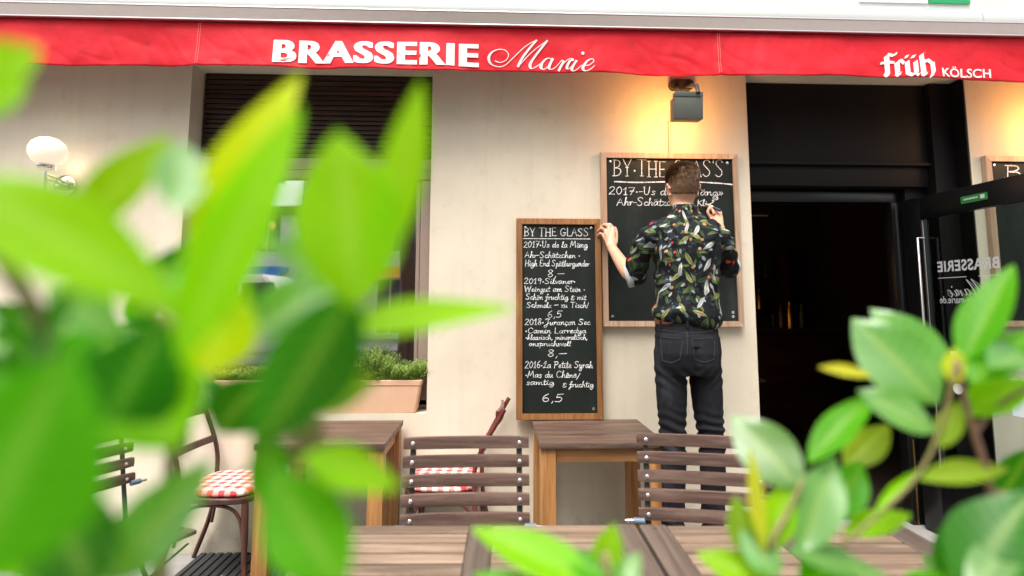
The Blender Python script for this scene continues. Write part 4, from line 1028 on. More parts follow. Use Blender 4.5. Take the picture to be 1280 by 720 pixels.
# head
def headring(z, a, b_, dy=0, pw=2.2): return ((head.x, head.y+dy, head.z+z), a*.93, b_, pw)
loft(SK, [headring(-.118, .030, .030, .055), headring(-.108, .050, .052, .042), headring(-.085, .062, .075, .020), headring(-.05, .070, .088, .008), headring(-.01, .0755, .098), headring(.035, .0765, .101, -.003), headring(.07, .069, .092, -.004), headring(.093, .048, .066, -.004), headring(.104, .022, .032, -.003)], 28)
loft(SK, [(Vector((neck1.x, neck1.y, neck1.z-.03)), .075, .070), (neck1+Vector((0, .004, .02)), .062, .062), (neck0+Vector((0, .006, -.02)), .056, .058), (neck0+Vector((0, .006, .03)), .057, .060), (head+Vector((0, .0, -.03)), .055, .06)], 24)
SK.ball(head+Vector((0, .108, -.028)), (.013, .018, .022), 2)                     # nose
SK.ball(head+Vector((0, .094, -.062)), (.024, .010, .009), 2)                      # lips
for s in (-1, 1):                                                                   # ears and brows
    SK.ball(head+Vector((s*.030, .086, .012)), (.020, .012, .008), 2)
    for a in range(9):
        t = R(-110+a*35); SK.ball(head+Vector((s*(.080+.007*math.sin(t)), -.012+.017*math.cos(t)-(.0), -.022+.029*math.sin(t))), (.0075, .008, .009), 1)
    SK.ball(head+Vector((s*.074, -.004, -.024)), (.006, .016, .026), 2)
# arms
limb(SK, [shL+Vector((.012, 0, -.014)), shL.lerp(elL, .5)+Vector((-.008, -.012, 0)), elL, elL.lerp(wrL, .35)+Vector((-.012, -.004, -.008)), wrL], [.034, .036, .038, .039, .043, .036, .028])
limb(SK, [shR+Vector((-.012, 0, -.014)), shR.lerp(elR, .5)+Vector((.008, -.012, 0)), elR, elR.lerp(wrR, .35)+Vector((.010, -.004, -.004)), wrR], [.034, .036, .038, .039, .043, .036, .028])
def finger(mb, pts, r0=.0098): mb.tube(smooth(pts, 4), [r0-.0022*i/(4*(len(pts)-1)) for i in range(4*(len(pts)-1)+1)], 9); mb.ball(pts[-1], r0*.82, 2); mb.ball(pts[0], r0, 2)
# left hand laid on the pale frame, finger tips curling round its outer edge
kL = J(757.5, 291, -.085)
KN = [J(766.5, 285.5, -.088), J(761, 285, -.090), J(756.5, 288.5, -.086), J(753.8, 294, -.078)]
for i, kn_ in enumerate(KN): limb(SK, [wrL+Vector((.012-.008*i, 0, .006)), wrL.lerp(kn_, .55)+Vector((.0, -.004, 0)), kn_], [.019, .0165, .0125 if i < 3 else .0115], 12)
tips = [((762, 280.5), (756, 280.5)), ((755.5, 281), (750, 284)), ((751.2, 285.5), (747.2, 289.5)), ((749.5, 292), (746.6, 296))]
for i, tp in enumerate(tips):
    b_, c_ = J(*tp[0], -.078), J(*tp[1], -.048)
    finger(SK, [wrL.lerp(KN[i], .8), KN[i], KN[i].lerp(b_, .55)+Vector((0, -.004, .002)), b_, c_], .0112 if i < 3 else .0100)
finger(SK, [wrL+Vector((.018, .006, .015)), wrL+Vector((.030, .018, .042)), J(770.5, 291, -.066), J(769, 285, -.05)], .0118)
# right hand, closed round the pen
kR = J(894.5, 267, -.060)
SK.rings([[wrR.lerp(kR, t)+Vector((.030*w_, -.012*w_, .006))*math.cos(th)+Vector((.004, .017, .003))*math.sin(th)*1.1 for th in [k*math.pi/7 for k in range(14)]] for t, w_ in ((-.05, .82), (.3, 1.0), (.7, 1.15), (1.0, 1.12), (1.1, .85))])
penT, penB = J(881.5, 254.5, -.028), J(902, 264, -.118)
pd = (penB-penT).normalized()
for i in range(4):
    base = kR+Vector((-.024+.019*i, -.012+.004*i, .020-.003*i)); tgt = penT+pd*(.030+.013*i)
    out = base.lerp(tgt, .55)+Vector((-.012+.004*i, -.014, .016-.010*i))
    finger(SK, [wrR.lerp(base, .8), base, out.lerp(tgt, .3)+Vector((0, .010, 0)), tgt+Vector((-.004, .012, -.004-.006*i)), tgt+Vector((.006, .014, -.014-.004*i))], .0104 if i < 3 else .0092)
finger(SK, [wrR+Vector((-.024, .004, .022)), wrR.lerp(kR, .55)+Vector((-.034, .006, .004)), J(884.5, 265, -.080), penT+pd*.036+Vector((-.002, -.008, -.011))], .0112)
# trunk, legs and feet under the clothes keep the body in one piece
tor = lambda py, w_, d_: (J(857, py, Y0), w_, d_, 2.4)
loft(SK, [tor(440, .10, .07), tor(400, .105, .07), tor(350, .11, .07), tor(310, .12, .075), tor(290, .12, .065), tor(276, .07, .055), tor(268, .055, .05)])
limb(SK, [shL+Vector((.012, 0, -.014)), Vector((neck1.x, neck1.y, neck1.z-.06))], [.034, .045]); limb(SK, [shR+Vector((-.012, 0, -.014)), Vector((neck1.x, neck1.y, neck1.z-.06))], [.034, .045])
for hip, kn, an, s in legs:
    limb(SK, [hip+Vector((0, 0, .05)), hip.lerp(kn, .5), kn, kn.lerp(an, .4), an], [.060, .056, .044, .042, .033])
    limb(SK, [an, an+Vector((s*.012, .02, -.055)), an+Vector((s*.03, .13, -.066))], [.035, .034, .024])
body = remeshed(SK, .0046, 3)
m, nt, b = nodemat('skin')
n1 = noise_(nt, coords(nt), 35, 5); n2 = noise_(nt, coords(nt), 9, 3)
c = ramp(nt, n1, [(.3, (.50, .265, .165)), (.7, (.60, .345, .225))]); c = mixc(nt, math_(nt, 'MULTIPLY', ramp(nt, n2, [(.45, (0, 0, 0)), (.7, (1, 1, 1))]), .35), c, (.58, .25, .17))
nt.links.new(c, b.inputs['Base Color']); b.inputs['Roughness'].default_value = .5; b.inputs['Subsurface Weight'].default_value = .12; b.inputs['Subsurface Radius'].default_value = (.012, .005, .003); b.inputs['Subsurface Scale'].default_value = 1.
bump(nt, b, n1, .12, .002); M['skin'] = m
body0 = body.copy()
ob_body = obj('body', body, 'skin', man, 3)
for s in (-1, 1):
    d = MB(); d.ball(head+Vector((s*.030, .0915, -.004)), (.012, .008, .008), 2); obj('eye', d, 'paperw', man)
# ring on the left hand
# shirt ----------------------------------------------------------
SH = MB(); CL = Vector((-.86, .30, -.15)).normalized(); CR = Vector((.62, .55, .25)).normalized()
SW = .915
def sr(px, py, hw_, dep, dy=0, pw=2.5): return (J(px, py, Y0)+Vector((0, dy, 0)), hw_/F_PX*2.755*SW, dep, pw)
loft(SH, [sr(857, 409, 39.0, .118), sr(857, 405, 43.0, .130), sr(857.5, 397, 43.6, .133), sr(858, 382, 41.5, .124), sr(858.5, 362, 40.4, .118), sr(858.5, 340, 41, .121), sr(857.5, 318, 43, .126, -.004), sr(857, 302, 44.5, .122, -.004), sr(856.5, 290, 44, .108, -.002), sr(856, 281, 37, .092), sr(855, 273, 27, .078), sr(854.5, 266.5, 20, .070), sr(854, 260, 17.2, .068)], 36)
limb(SH, [Vector((neck1.x-.03, neck1.y, neck1.z-.055)), shL+Vector((.02, 0, -.004)), shL.lerp(elL, .5)+Vector((-.012, -.014, 0)), shL.lerp(elL, .86)+Vector((-.006, -.012, 0)), elL-CL*.012, elL+CL*.012], [.058, .059, .058, .056, .055, .054, .052], 18, 5, False)
limb(SH, [Vector((neck1.x+.03, neck1.y, neck1.z-.055)), shR+Vector((-.02, 0, -.004)), shR.lerp(elR, .5)+Vector((.010, -.014, 0)), shR.lerp(elR, .86)+Vector((.004, -.012, 0)), elR-CR*.012, elR+CR*.012], [.058, .059, .058, .056, .055, .054, .052], 18, 5, False)
shirt = remeshed(SH, .0055, 5)
zw = J(857, 400, Y0).z; zs2 = J(857, 290, Y0).z; xc = J(857, 340, Y0).x
def folds(p):
    h = (p.z-zw)/(zs2-zw)
    w1 = noise.noise(Vector((p.x*9, p.y*5, p.z*5)))*.010
    tw = math.exp(-((h-.06)/.20)**2)                               # blousing above the waistband
    w2 = noise.noise(Vector((p.x*26, p.y*14, p.z*9+3)))*(.004+.009*tw)
    dx = abs(p.x-xc)
    pull = math.sin((p.z*1.0-dx*1.5)*52+noise.noise(p*7)*3.2)*.0042*max(0, min(1, (dx-.03)/.08))*max(0, min(1, (h-.1)*2.5))
    cen = math.sin(p.x*60+noise.noise(p*5)*5+p.z*9)*.0028*math.exp(-((h-.35)/.35)**2)
    yoke = -.003*math.exp(-((h-.86)/.012)**2) if dx < .17 else 0
    rid = (1-abs(noise.noise(Vector((p.x*11+p.z*5, p.y*7, p.z*9-p.x*6+8))))*3.2); rid = max(0, rid)*.0055
    return w1+w2*1.2+pull*1.2+cen*1.5+yoke+rid
displace(shirt, folds)
for v in shirt.vertices:
    k_ = max(0, min(1, (zw+.07-v.co.z)/.07))
    v.co.z += k_*(.016+.024*max(-.8, min(1, (xc-v.co.x)/.15)))
shirt.update()
# printed shirt cloth: scattered leaves, berries and blossoms on black
m, nt, b = nodemat('botanical_print_cloth')
tc = nt.nodes.new('ShaderNodeTexCoord'); s3 = nt.nodes.new('ShaderNodeSeparateXYZ'); nt.links.new(tc.outputs['Object'], s3.inputs[0])
cx = nt.nodes.new('ShaderNodeCombineXYZ')
ang_ = math_(nt, 'ARCTAN2', math_(nt, 'ADD', s3.outputs[0], .012), math_(nt, 'MULTIPLY', s3.outputs[1], -1.))
nt.links.new(math_(nt, 'MULTIPLY', ang_, .140), cx.inputs[0]); nt.links.new(math_(nt, 'MULTIPLY_ADD', s3.outputs[1], .45, s3.outputs[2]), cx.inputs[1])
base2 = cx.outputs[0]
wob = nt.nodes.new('ShaderNodeTexNoise'); wob.inputs['Scale'].default_value = 16; wob.inputs['Detail'].default_value = 3; nt.links.new(base2, wob.inputs['Vector'])
va = nt.nodes.new('ShaderNodeVectorMath'); va.operation = 'MULTIPLY_ADD'; nt.links.new(wob.outputs['Color'], va.inputs[0]); va.inputs[1].default_value = (.014, .014, 0); nt.links.new(base2, va.inputs[2]); wv = va.outputs[0]
def motif(scale, half_l, half_w, seed, keep, bend=0):
    mp = nt.nodes.new('ShaderNodeMapping'); mp.inputs['Location'].default_value = (seed*3.17, seed*1.71, 0); nt.links.new(wv, mp.inputs[0])
    vo = nt.nodes.new('ShaderNodeTexVoronoi'); vo.voronoi_dimensions = '2D'; vo.inputs['Scale'].default_value = scale; vo.inputs['Randomness'].default_value = .9
    nt.links.new(mp.outputs[0], vo.inputs['Vector'])
    sub = nt.nodes.new('ShaderNodeVectorMath'); sub.operation = 'SUBTRACT'; nt.links.new(mp.outputs[0], sub.inputs[0]); nt.links.new(vo.outputs['Position'], sub.inputs[1])
    sc = nt.nodes.new('ShaderNodeSeparateColor'); nt.links.new(vo.outputs['Color'], sc.inputs[0])
    rot = nt.nodes.new('ShaderNodeVectorRotate'); rot.rotation_type = 'Z_AXIS'; nt.links.new(sub.outputs[0], rot.inputs[0]); nt.links.new(math_(nt, 'MULTIPLY', sc.outputs[0], 6.283), rot.inputs['Angle'])
    sp = nt.nodes.new('ShaderNodeSeparateXYZ'); nt.links.new(rot.outputs[0], sp.inputs[0])
    u = math_(nt, 'DIVIDE', sp.outputs[0], half_l); v = math_(nt, 'ADD', math_(nt, 'DIVIDE', sp.outputs[1], half_w), math_(nt, 'MULTIPLY', math_(nt, 'MULTIPLY', u, u), bend))
    # pointed leaf: |v| < 1-u^2
    lim = math_(nt, 'SUBTRACT', 1., math_(nt, 'MULTIPLY', u, u))
    inside = math_(nt, 'SUBTRACT', lim, math_(nt, 'ABSOLUTE', v))
    mask = nt.nodes.new('ShaderNodeMapRange'); mask.inputs['From Min'].default_value = 0; mask.inputs['From Max'].default_value = .25; nt.links.new(inside, mask.inputs[0])
    k = math_(nt, 'LESS_THAN', sc.outputs[1], keep)
    return math_(nt, 'MULTIPLY', mask.outputs[0], k), sc.outputs[2], v
col = mixc(nt, noise_(nt, base2, 14, 4), (.004, .0045, .006), (.010, .012, .014))
# muted dark foliage and grey-blue smudges
sm1 = noise_(nt, wv, 26, 5, .7); col = mixc(nt, math_(nt, 'MULTIPLY', ramp(nt, sm1, [(.56, (0, 0, 0)), (.64, (1, 1, 1))]), .75), col, (.05, .075, .085))
sm2 = noise_(nt, wv, 34, 4, .7); col = mixc(nt, math_(nt, 'MULTIPLY', ramp(nt, sm2, [(.62, (0, 0, 0)), (.68, (1, 1, 1))]), .8), col, (.21, .24, .25))
for scale, hl, hw_, seed, keep, bend, ca, cb in (
    (12.5, .036, .0105, 1, .75, .5, (.025, .045, .022), (.065, .095, .03)),
    (18, .027, .0075, 7, .6, -.4, (.045, .075, .025), (.14, .17, .055)),
    (11, .040, .0120, 2, .46, .3, (.14, .17, .05), (.32, .31, .13)),
    (10.5, .042, .0112, 3, .46, -.2, (.38, .40, .39), (.50, .49, .42)),
    (25, .014, .0075, 4, .26, 0, (.34, .36, .34), (.18, .23, .25)),
    (22, .0098, .009, 5, .20, 0, (.40, .13, .04), (.45, .24, .12)),
    (20, .008, .007, 6, .10, 0, (.55, .02, .06), (.60, .08, .03))):
    mk, rv, v = motif(scale, hl, hw_, seed, keep, bend)
    lc = mixc(nt, rv, ca, cb)
    if hl > .025:
        rib = nt.nodes.new('ShaderNodeMapRange'); rib.inputs['From Min'].default_value = .0; rib.inputs['From Max'].default_value = .5; nt.links.new(math_(nt, 'ABSOLUTE', math_(nt, 'ADD', v, .1)), rib.inputs[0])
        lc = mixc(nt, rib.outputs[0], tuple(x*.55 for x in ca), lc)
    col = mixc(nt, mk, col, lc)
nt.links.new(col, b.inputs['Base Color']); b.inputs['Roughness'].default_value = .75; b.inputs['Specular IOR Level'].default_value = .15
M['print'] = m
obj('shirt', shirt, 'print', man, 3)
# collar
d = MB(); cc = J(854, 261.5, Y0); cr_ = []
for rz_, hz in ((.0525, -.018), (.0585, -.006), (.0595, .012), (.0575, .0205), (.0545, .0205), (.0545, .0), (.05, -.018)):
    cr_.append([cc+Vector((rz_*1.10*math.cos(2*math.pi*k/30), rz_*1.16*math.sin(2*math.pi*k/30)+.004, hz+.004*math.sin(2*math.pi*k/30))) for k in range(30)])
d.rings(cr_, False); obj('collar', d, 'print', man, 3)
M['cuff'] = simple('pale_blue_cuff_lining', (.42, .46, .47), .85, var=.2, nscale=50)
for el, dr_ in ((elL, CL), (elR, CR)):
    c0 = el+dr_*.010
    d = MB(); d.tube([c0-dr_*.006, c0-dr_*.001, c0+dr_*.014, c0+dr_*.028, c0+dr_*.032, c0+dr_*.026], [.056, .0600, .0610, .0600, .0570, .050], 30)
    me = d.mesh('cuff'); displace(me, lambda p: noise.noise(p*30)*.004); obj('cuff', me, 'cuff', man, 3)
# jeans ------------------------------------------------------------
SW = .93; JE = MB()
loft(JE, [sr(858, 468, 37, .112, -.004), sr(858, 455, 40.6, .125, -.012), sr(858, 440, 41.6, .132, -.016), sr(858, 425, 41, .128, -.012), sr(857.5, 410, 40, .118), sr(857, 400, 39.2, .110), sr(857, 396, 38, .104)], 36)
for hip, kn, an, s in legs:
    limb(JE, [hip+Vector((s*.004, -.006, .03)), hip.lerp(kn, .33)+Vector((s*.002, -.006, 0)), hip.lerp(kn, .7), kn, kn.lerp(an, .35)+Vector((0, -.012, 0)), an.lerp(kn, .12)+Vector((0, 0, 0)), an+Vector((0, 0, -.03))],
         [.080, .081, .076, .070, .064, .062, .061, .056, .050, .049], 22)
jeans = remeshed(JE, .0055, 5)
zk = legs[0][1].z; zc = J(858, 465, Y0).z
def jf(p):
    kz = math.exp(-((p.z-zk)/.10)**2)+.8*math.exp(-((p.z-.36)/.08)**2)
    a = math.sin(p.z*135+noise.noise(Vector((p.x*9, p.y*9, p.z*5)))*5+p.x*25)*.0062*kz
    th_ = math.exp(-((p.z-(zc-.02))/.05)**2)
    bq = math.sin(p.z*110-abs(p.x-xc)*85+noise.noise(p*6)*2.5)*.0035*th_
    wv_ = math.sin(p.z*150+noise.noise(p*6)*3)*.0018*math.exp(-((p.z-(zc+.19))/.03)**2)
    c = noise.noise(Vector((p.x*12, p.y*12, p.z*5)))*.004
    seat = -.010*math.exp(-((p.x-J(858, 440, Y0).x)/.016)**2)*(1 if (zc-.03 < p.z < zc+.13 and p.y < Y0) else 0)
    return a+bq+c+seat+wv_
displace(jeans, jf)
m, nt, b = nodemat('washed_black_denim')
n1 = noise_(nt, coords(nt, (1, 1, .5)), 7, 6, .65); n2 = noise_(nt, coords(nt, (400, 400, 250)), 1, 2)
c = ramp(nt, n1, [(.30, (.005, .0055, .007)), (.55, (.010, .011, .014)), (.75, (.030, .032, .038))]); c = mixc(nt, .35, c, n2, 'OVERLAY')
nt.links.new(c, b.inputs['Base Color']); b.inputs['Roughness'].default_value = .85; b.inputs['Specular IOR Level'].default_value = .2; bump(nt, b, n2, .3, .001); M['denim'] = m
jo = obj('jeans', jeans.copy(), 'denim', man, 3)
dgm = bmesh.new(); dgm.from_mesh(jeans); bvh = BVHTree.FromBMesh(dgm); dgm.free(); bpy.data.meshes.remove(jeans)
def on_back(px, py):
    p = J(px, py, Y0-.3); q_ = bvh.ray_cast(CAM, (p-CAM).normalized(), 6)
    return (q_[0]+q_[1]*.0018) if q_[0] else None
st_ = MB()
for line in (((826, 421), (838, 422.5), (853.5, 423.5)), ((826, 421), (827, 440), (829, 451), (840, 453.5), (850, 449), (853.5, 423.5)), ((865, 424), (877, 423.5), (893, 422)), ((865, 424), (868, 449), (880, 453), (893, 449), (893, 422)),
             ((858.5, 408), (859, 425), (859, 445)), ((820, 411.5), (840, 414.5), (858, 416.5), (878, 415.5), (897, 412)), ((824, 403.8), (858, 406.5), (896, 404))):
    dense = []
    for (ax, ay), (bx_, by_) in zip(line, line[1:]):
        for k in range(10): dense.append((ax+(bx_-ax)*k/10, ay+(by_-ay)*k/10))
    pts = [on_back(*p) for p in dense]; pts = [p for p in pts if p]
    for a, b_ in zip(pts[::1], pts[1::1]):
        if (a-b_).length < .02: st_.tube([a, a.lerp(b_, .8)], .0013, 5)
M['topstitch'] = simple('grey_topstitching', (.045, .045, .05), .8)
obj('topstitching', st_, 'topstitch', jo)
bl_ = MB()
for px in (826.5, 858, 888):
    a, b_ = on_back(px, 401.5), on_back(px, 411)
    if a and b_: bl_.box((a.x-.007, min(a.y, b_.y)-.006, b_.z), (a.x+.007, max(a.y, b_.y)+.004, a.z), .002)
obj('belt_loop', bl_, 'denim', jo)
M['belt'] = simple('tan_leather_belt', (.30, .085, .035), .45, var=.2)
d = MB(); bc_ = J(857, 400.5, Y0); rr = []
for rz_, hz in ((1.0, -.018), (1.022, -.016), (1.022, .016), (1.0, .018)):
    ring = []
    for k in range(44):
        t = 2*math.pi*k/44; ct, st2 = math.cos(t), math.sin(t)
        ring.append(bc_+Vector((.1500*rz_*math.copysign(abs(ct)**.8, ct), .1055*rz_*math.copysign(abs(st2)**.8, st2)-.001, hz)))
    rr.append(ring)
d.rings(rr, False); obj('belt', d, 'belt', man, 2)
M['shoe'] = simple('dark_leather_shoe', (.03, .022, .018), .4)
for hip, kn, an, s in legs:
    SHO = MB(); loft(SHO, [((an.x+s*.012, an.y+.055, .201), .044, .135, 2.6), ((an.x+s*.012, an.y+.055, .225), .046, .138, 2.6), ((an.x+s*.01, an.y+.045, .25), .042, .12, 2.4), ((an.x+s*.005, an.y+.01, .275), .038, .06), ((an.x, an.y, .30), .036, .045)], 22)
    obj('shoe', remeshed(SHO, .006, 3), 'shoe', man, 3)
# hair -------------------------------------------------------------
M['hair'] = None
m, nt, b = nodemat('brown_hair'); gm = nt.nodes.new('ShaderNodeNewGeometry')
nt.links.new(ramp(nt, gm.outputs['Random Per Island'], [(0, (.10, .048, .022)), (.5, (.20, .105, .050)), (1, (.34, .20, .10))]), b.inputs['Base Color']); b.inputs['Roughness'].default_value = .45; M['hair'] = m
_hb = bmesh.new(); _hb.from_mesh(body0); hbvh = BVHTree.FromBMesh(_hb); _hb.free(); bpy.data.meshes.remove(body0)
def hrad(dv):   # skull point in a direction
    h_ = hbvh.ray_cast(head+dv*.25, -dv, .25)
    if h_[0] is not None and not (abs(dv.x) > .75 and dv.z < .1): return h_[0]-head
    a, b_, c_ = .0705, .102, .110
    k = 1/math.sqrt((dv.x/a)**2+(dv.y/b_)**2+(dv.z/c_)**2); return dv*k
def thick(dv):
    t = (dv.z+.75)/1.6; return .002+.0105*max(0, min(1, (t-.4)/.6))**1.8
def covered(dv):
    if dv.y > .55 and dv.z < .55: return False                        # face
    if dv.z < -.56: return False
    if abs(dv.x) > .72 and dv.z < -.12 and dv.y > -.25: return False    # round the ears
    if dv.y > .1 and dv.z < -.1: return False
    return True
HB = MB(); t_ = bmesh.new(); bmesh.ops.create_icosphere(t_, subdivisions=5, radius=1)
for v in t_.verts:
    dv = v.co.normalized(); base = hrad(dv)
    v.co = head+base+dv*(.0035+thick(dv)*.55+.002*noise.noise(dv*6)) if covered(dv) else head+dv*.05
HB.merge(t_); M['haircap'] = simple('brown_hair_mass', (.115, .060, .030), .6, var=.5, nscale=140, bmp=.6); obj('hair', HB, 'haircap', man, 3)
hr2 = random.Random(4); ST = MB()
n_s = 0
while n_s < 16000:
    dv = Vector((hr2.gauss(0, 1), hr2.gauss(0, 1), hr2.gauss(0, 1))).normalized()
    if not covered(dv) or (dv.z < -.45 and hr2.random() < .5): continue
    n_s += 1
    root = head+hrad(dv)+dv*(.002+thick(dv)*.3)
    whorl = Vector((-dv.y*.25, dv.x*.25, 0))
    down = (Vector((0, .10 if dv.z > .5 else 0, -1))-dv*Vector((0, 0, -1)).dot(dv))
    clump = Vector((noise.noise(dv*5+Vector((3, 0, 0))), noise.noise(dv*5+Vector((0, 7, 0))), noise.noise(dv*5)))*.9
    L = thick(dv)*hr2.uniform(.9, 1.7)+.0045
    dirv = (dv*(.12+.8*max(0, dv.z)**2) + down.normalized()*.8*(1-max(0, dv.z)*.6) + whorl + clump*.4).normalized()
    tip = root+dirv*L; mid = root.lerp(tip, .5)+dv*L*.10; sd_ = dirv.cross(dv).normalized()*.0011
    vs = [ST.bm.verts.new(p) for p in (root-sd_, root+sd_, mid+sd_*.8, tip, mid-sd_*.8)]
    ST.bm.faces.new(vs)
obj('hair_strands', ST, 'hair', man, 0)
# the pen he holds ---------------------------------------------------
pen = thing('marker_pen', 'white tipped navy chalk marker held in the right hand of the man', 'pen', penT)
d = MB(); d.tube([penT+pd*.022, penT+pd*.024, penT+pd*.062, penT+pd*.063], [.006, .0078, .0078, .007], 14); obj('barrel', d, 'paperw', pen)
M['navy'] = simple('navy_plastic', (.02, .03, .08), .3); d = MB(); d.tube([penT+pd*.0632, penT+pd*.064, penT+pd*.118, penT+pd*.121], [.0075, .0086, .0086, .006], 14); obj('cap', d, 'navy', pen)
d = MB(); d.tube([penT, penT+pd*.006, penT+pd*.0218], [.0022, .0034, .0058], 12); obj('nib', d, 'paperw', pen)
# ================================================================== LAUREL BUSHES IN FRONT OF THE LENS
m, nt, b = nodemat('laurel_leaf')
at_ = nt.nodes.new('ShaderNodeAttribute'); at_.attribute_name = 'tint'
n1 = noise_(nt, coords(nt), 45, 4)
c = mixc(nt, math_(nt, 'MULTIPLY', n1, .2), at_.outputs[0], (.02, .07, .01))
vn = nt.nodes.new('ShaderNodeAttribute'); vn.attribute_name = 'vein'
c = mixc(nt, math_(nt, 'MULTIPLY', vn.outputs['Fac'], .3), c, (.42, .55, .16))
bl_at = nt.nodes.new('ShaderNodeAttribute'); bl_at.attribute_name = 'blade'; bs = nt.nodes.new('ShaderNodeSeparateColor'); nt.links.new(bl_at.outputs[0], bs.inputs[0])
side = math_(nt, 'SINE', math_(nt, 'SUBTRACT', math_(nt, 'MULTIPLY', bs.outputs[1], 62.), math_(nt, 'MULTIPLY', bs.outputs[0], 9.)))
vn2 = ramp(nt, side, [(.88, (0, 0, 0)), (1, (1, 1, 1))])
c = mixc(nt, math_(nt, 'MULTIPLY', vn2, .28), c, (.36, .52, .10))
blot = noise_(nt, coords(nt), 130, 3, .6); c = mixc(nt, math_(nt, 'MULTIPLY', ramp(nt, blot, [(.66, (0, 0, 0)), (.74, (1, 1, 1))]), .5), c, (.10, .10, .02))
nt.links.new(c, b.inputs['Base Color']); b.inputs['Roughness'].default_value = .30; b.inputs['Specular IOR Level'].default_value = .6
ga = nt.nodes.new('ShaderNodeAttribute'); ga.attribute_name = 'gloss'      # young leaves and undersides are matt, old upper sides glossy
nt.links.new(math_(nt, 'MULTIPLY', ga.outputs['Fac'], 1.), b.inputs['Coat Weight']); b.inputs['Coat IOR'].default_value = 1.65; nt.links.new(math_(nt, 'MULTIPLY', ga.outputs['Fac'], .6), b.inputs['Specular IOR Level']); b.inputs['Coat Roughness'].default_value = .38
bump(nt, b, mixc(nt, .5, n1, vn2), .2, .002)
hs_ = nt.nodes.new('ShaderNodeHueSaturation'); hs_.inputs['Saturation'].default_value = 1.25; hs_.inputs['Value'].default_value = 2.15; nt.links.new(c, hs_.inputs['Color'])
tl = nt.nodes.new('ShaderNodeBsdfTranslucent'); nt.links.new(hs_.outputs[0], tl.inputs[0])
mx = nt.nodes.new('ShaderNodeMixShader'); mx.inputs[0].default_value = .55
out = [n for n in nt.nodes if n.type == 'OUTPUT_MATERIAL'][0]
nt.links.new(b.outputs[0], mx.inputs[1]); nt.links.new(tl.outputs[0], mx.inputs[2]); nt.links.new(mx.outputs[0], out.inputs[0]); M['laurel'] = m
M['twig'] = simple('green_brown_twig', (.20, .17, .06), .6, var=.3); M['twigbrown'] = simple('brown_laurel_twig', (.24, .13, .09), .65, var=.3)
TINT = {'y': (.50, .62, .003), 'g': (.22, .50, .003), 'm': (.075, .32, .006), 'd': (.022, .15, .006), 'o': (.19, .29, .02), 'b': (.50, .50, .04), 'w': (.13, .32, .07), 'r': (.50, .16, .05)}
class Leaves:
    def __init__(s): s.bm = bmesh.new(); s.t = s.bm.verts.layers.float_color.new('tint'); s.v = s.bm.verts.layers.float.new('vein'); s.g = s.bm.verts.layers.float.new('gloss'); s.uv = s.bm.verts.layers.float_color.new('blade'); s.r = random.Random(12)
    def leaf(s, base, tip, width, normal, tint, curl=.12, fold=.18, blunt=.5, n=14, m=8):
        ax = tip-base; L = ax.length; ax = ax/L
        nn = (normal-ax*normal.dot(ax)).normalized(); sd_ = ax.cross(nn)
        col = [x*s.r.uniform(.88, 1.12) for x in TINT[tint]]; rows = []
        for i in range(n+1):
            t = i/n
            w = width/2*(math.sin(math.pi*min(1, t**(.75+.25*blunt)))**(.92))*(1 if t < 1 else 0)+.0006
            cen = base+ax*(L*t)-nn*(curl*L*(t*t-.0*t))+nn*(curl*L*t*.6)
            row = []
            for j in range(m+1):
                u = j/m*2-1
                p = cen+sd_*(u*w)+nn*(abs(u)**1.2*w*fold)+nn*(.03*width*math.sin(t*9+u*2))*abs(u)
                v_ = s.bm.verts.new(p); v_[s.t] = (*col, 1); v_[s.v] = max(0, 1-abs(u)*7); v_[s.uv] = (abs(u), t, s.r.random()*0+col[0]*9 % 1, 1); v_[s.g] = 1. if tint == 'w' else .25 if tint == 'd' else .12
                row.append(v_)
            rows.append(row)
        for a, b_ in zip(rows, rows[1:]):
            for j in range(m): s.bm.faces.new((a[j], a[j+1], b_[j+1], b_[j]))
    k = 1.; wk = 1.
    def px(s, b_, t_, w, d, tint, dt=0., tilt=(0, 0), curl=.12, fold=.18, blunt=.5):
        "base and tip as measured on the photo, depth d of the base, dt further for the tip"
        d *= s.k; dt *= s.k
        B = atd(*b_, d); T = atd(*t_, d+dt)
        nrm = (CAM-(B+T)/2).normalized()+Vector((tilt[0], 0, tilt[1]))
        s.leaf(B, T, w*s.wk/F_PX*d, nrm.normalized(), tint, curl, fold, blunt)
    def build(s, name, parent):
        me = bpy.data.meshes.new(name); s.bm.to_mesh(me); s.bm.free()
        o = obj(name, me, 'laurel', parent, 3); return o
def stems(name, parent, mat, polys):
    d = MB()
    for pts, r0, r1 in polys:
        P_ = smooth(pts, 6); n = len(P_); d.tube(P_, [r0+(r1-r0)*i/(n-1) for i in range(n)], 8)
    obj(name, d, mat, parent, 3)
def ground(px, d, y=None):
    p = atd(px, 720, d); return Vector((p.x, p.y, 0))
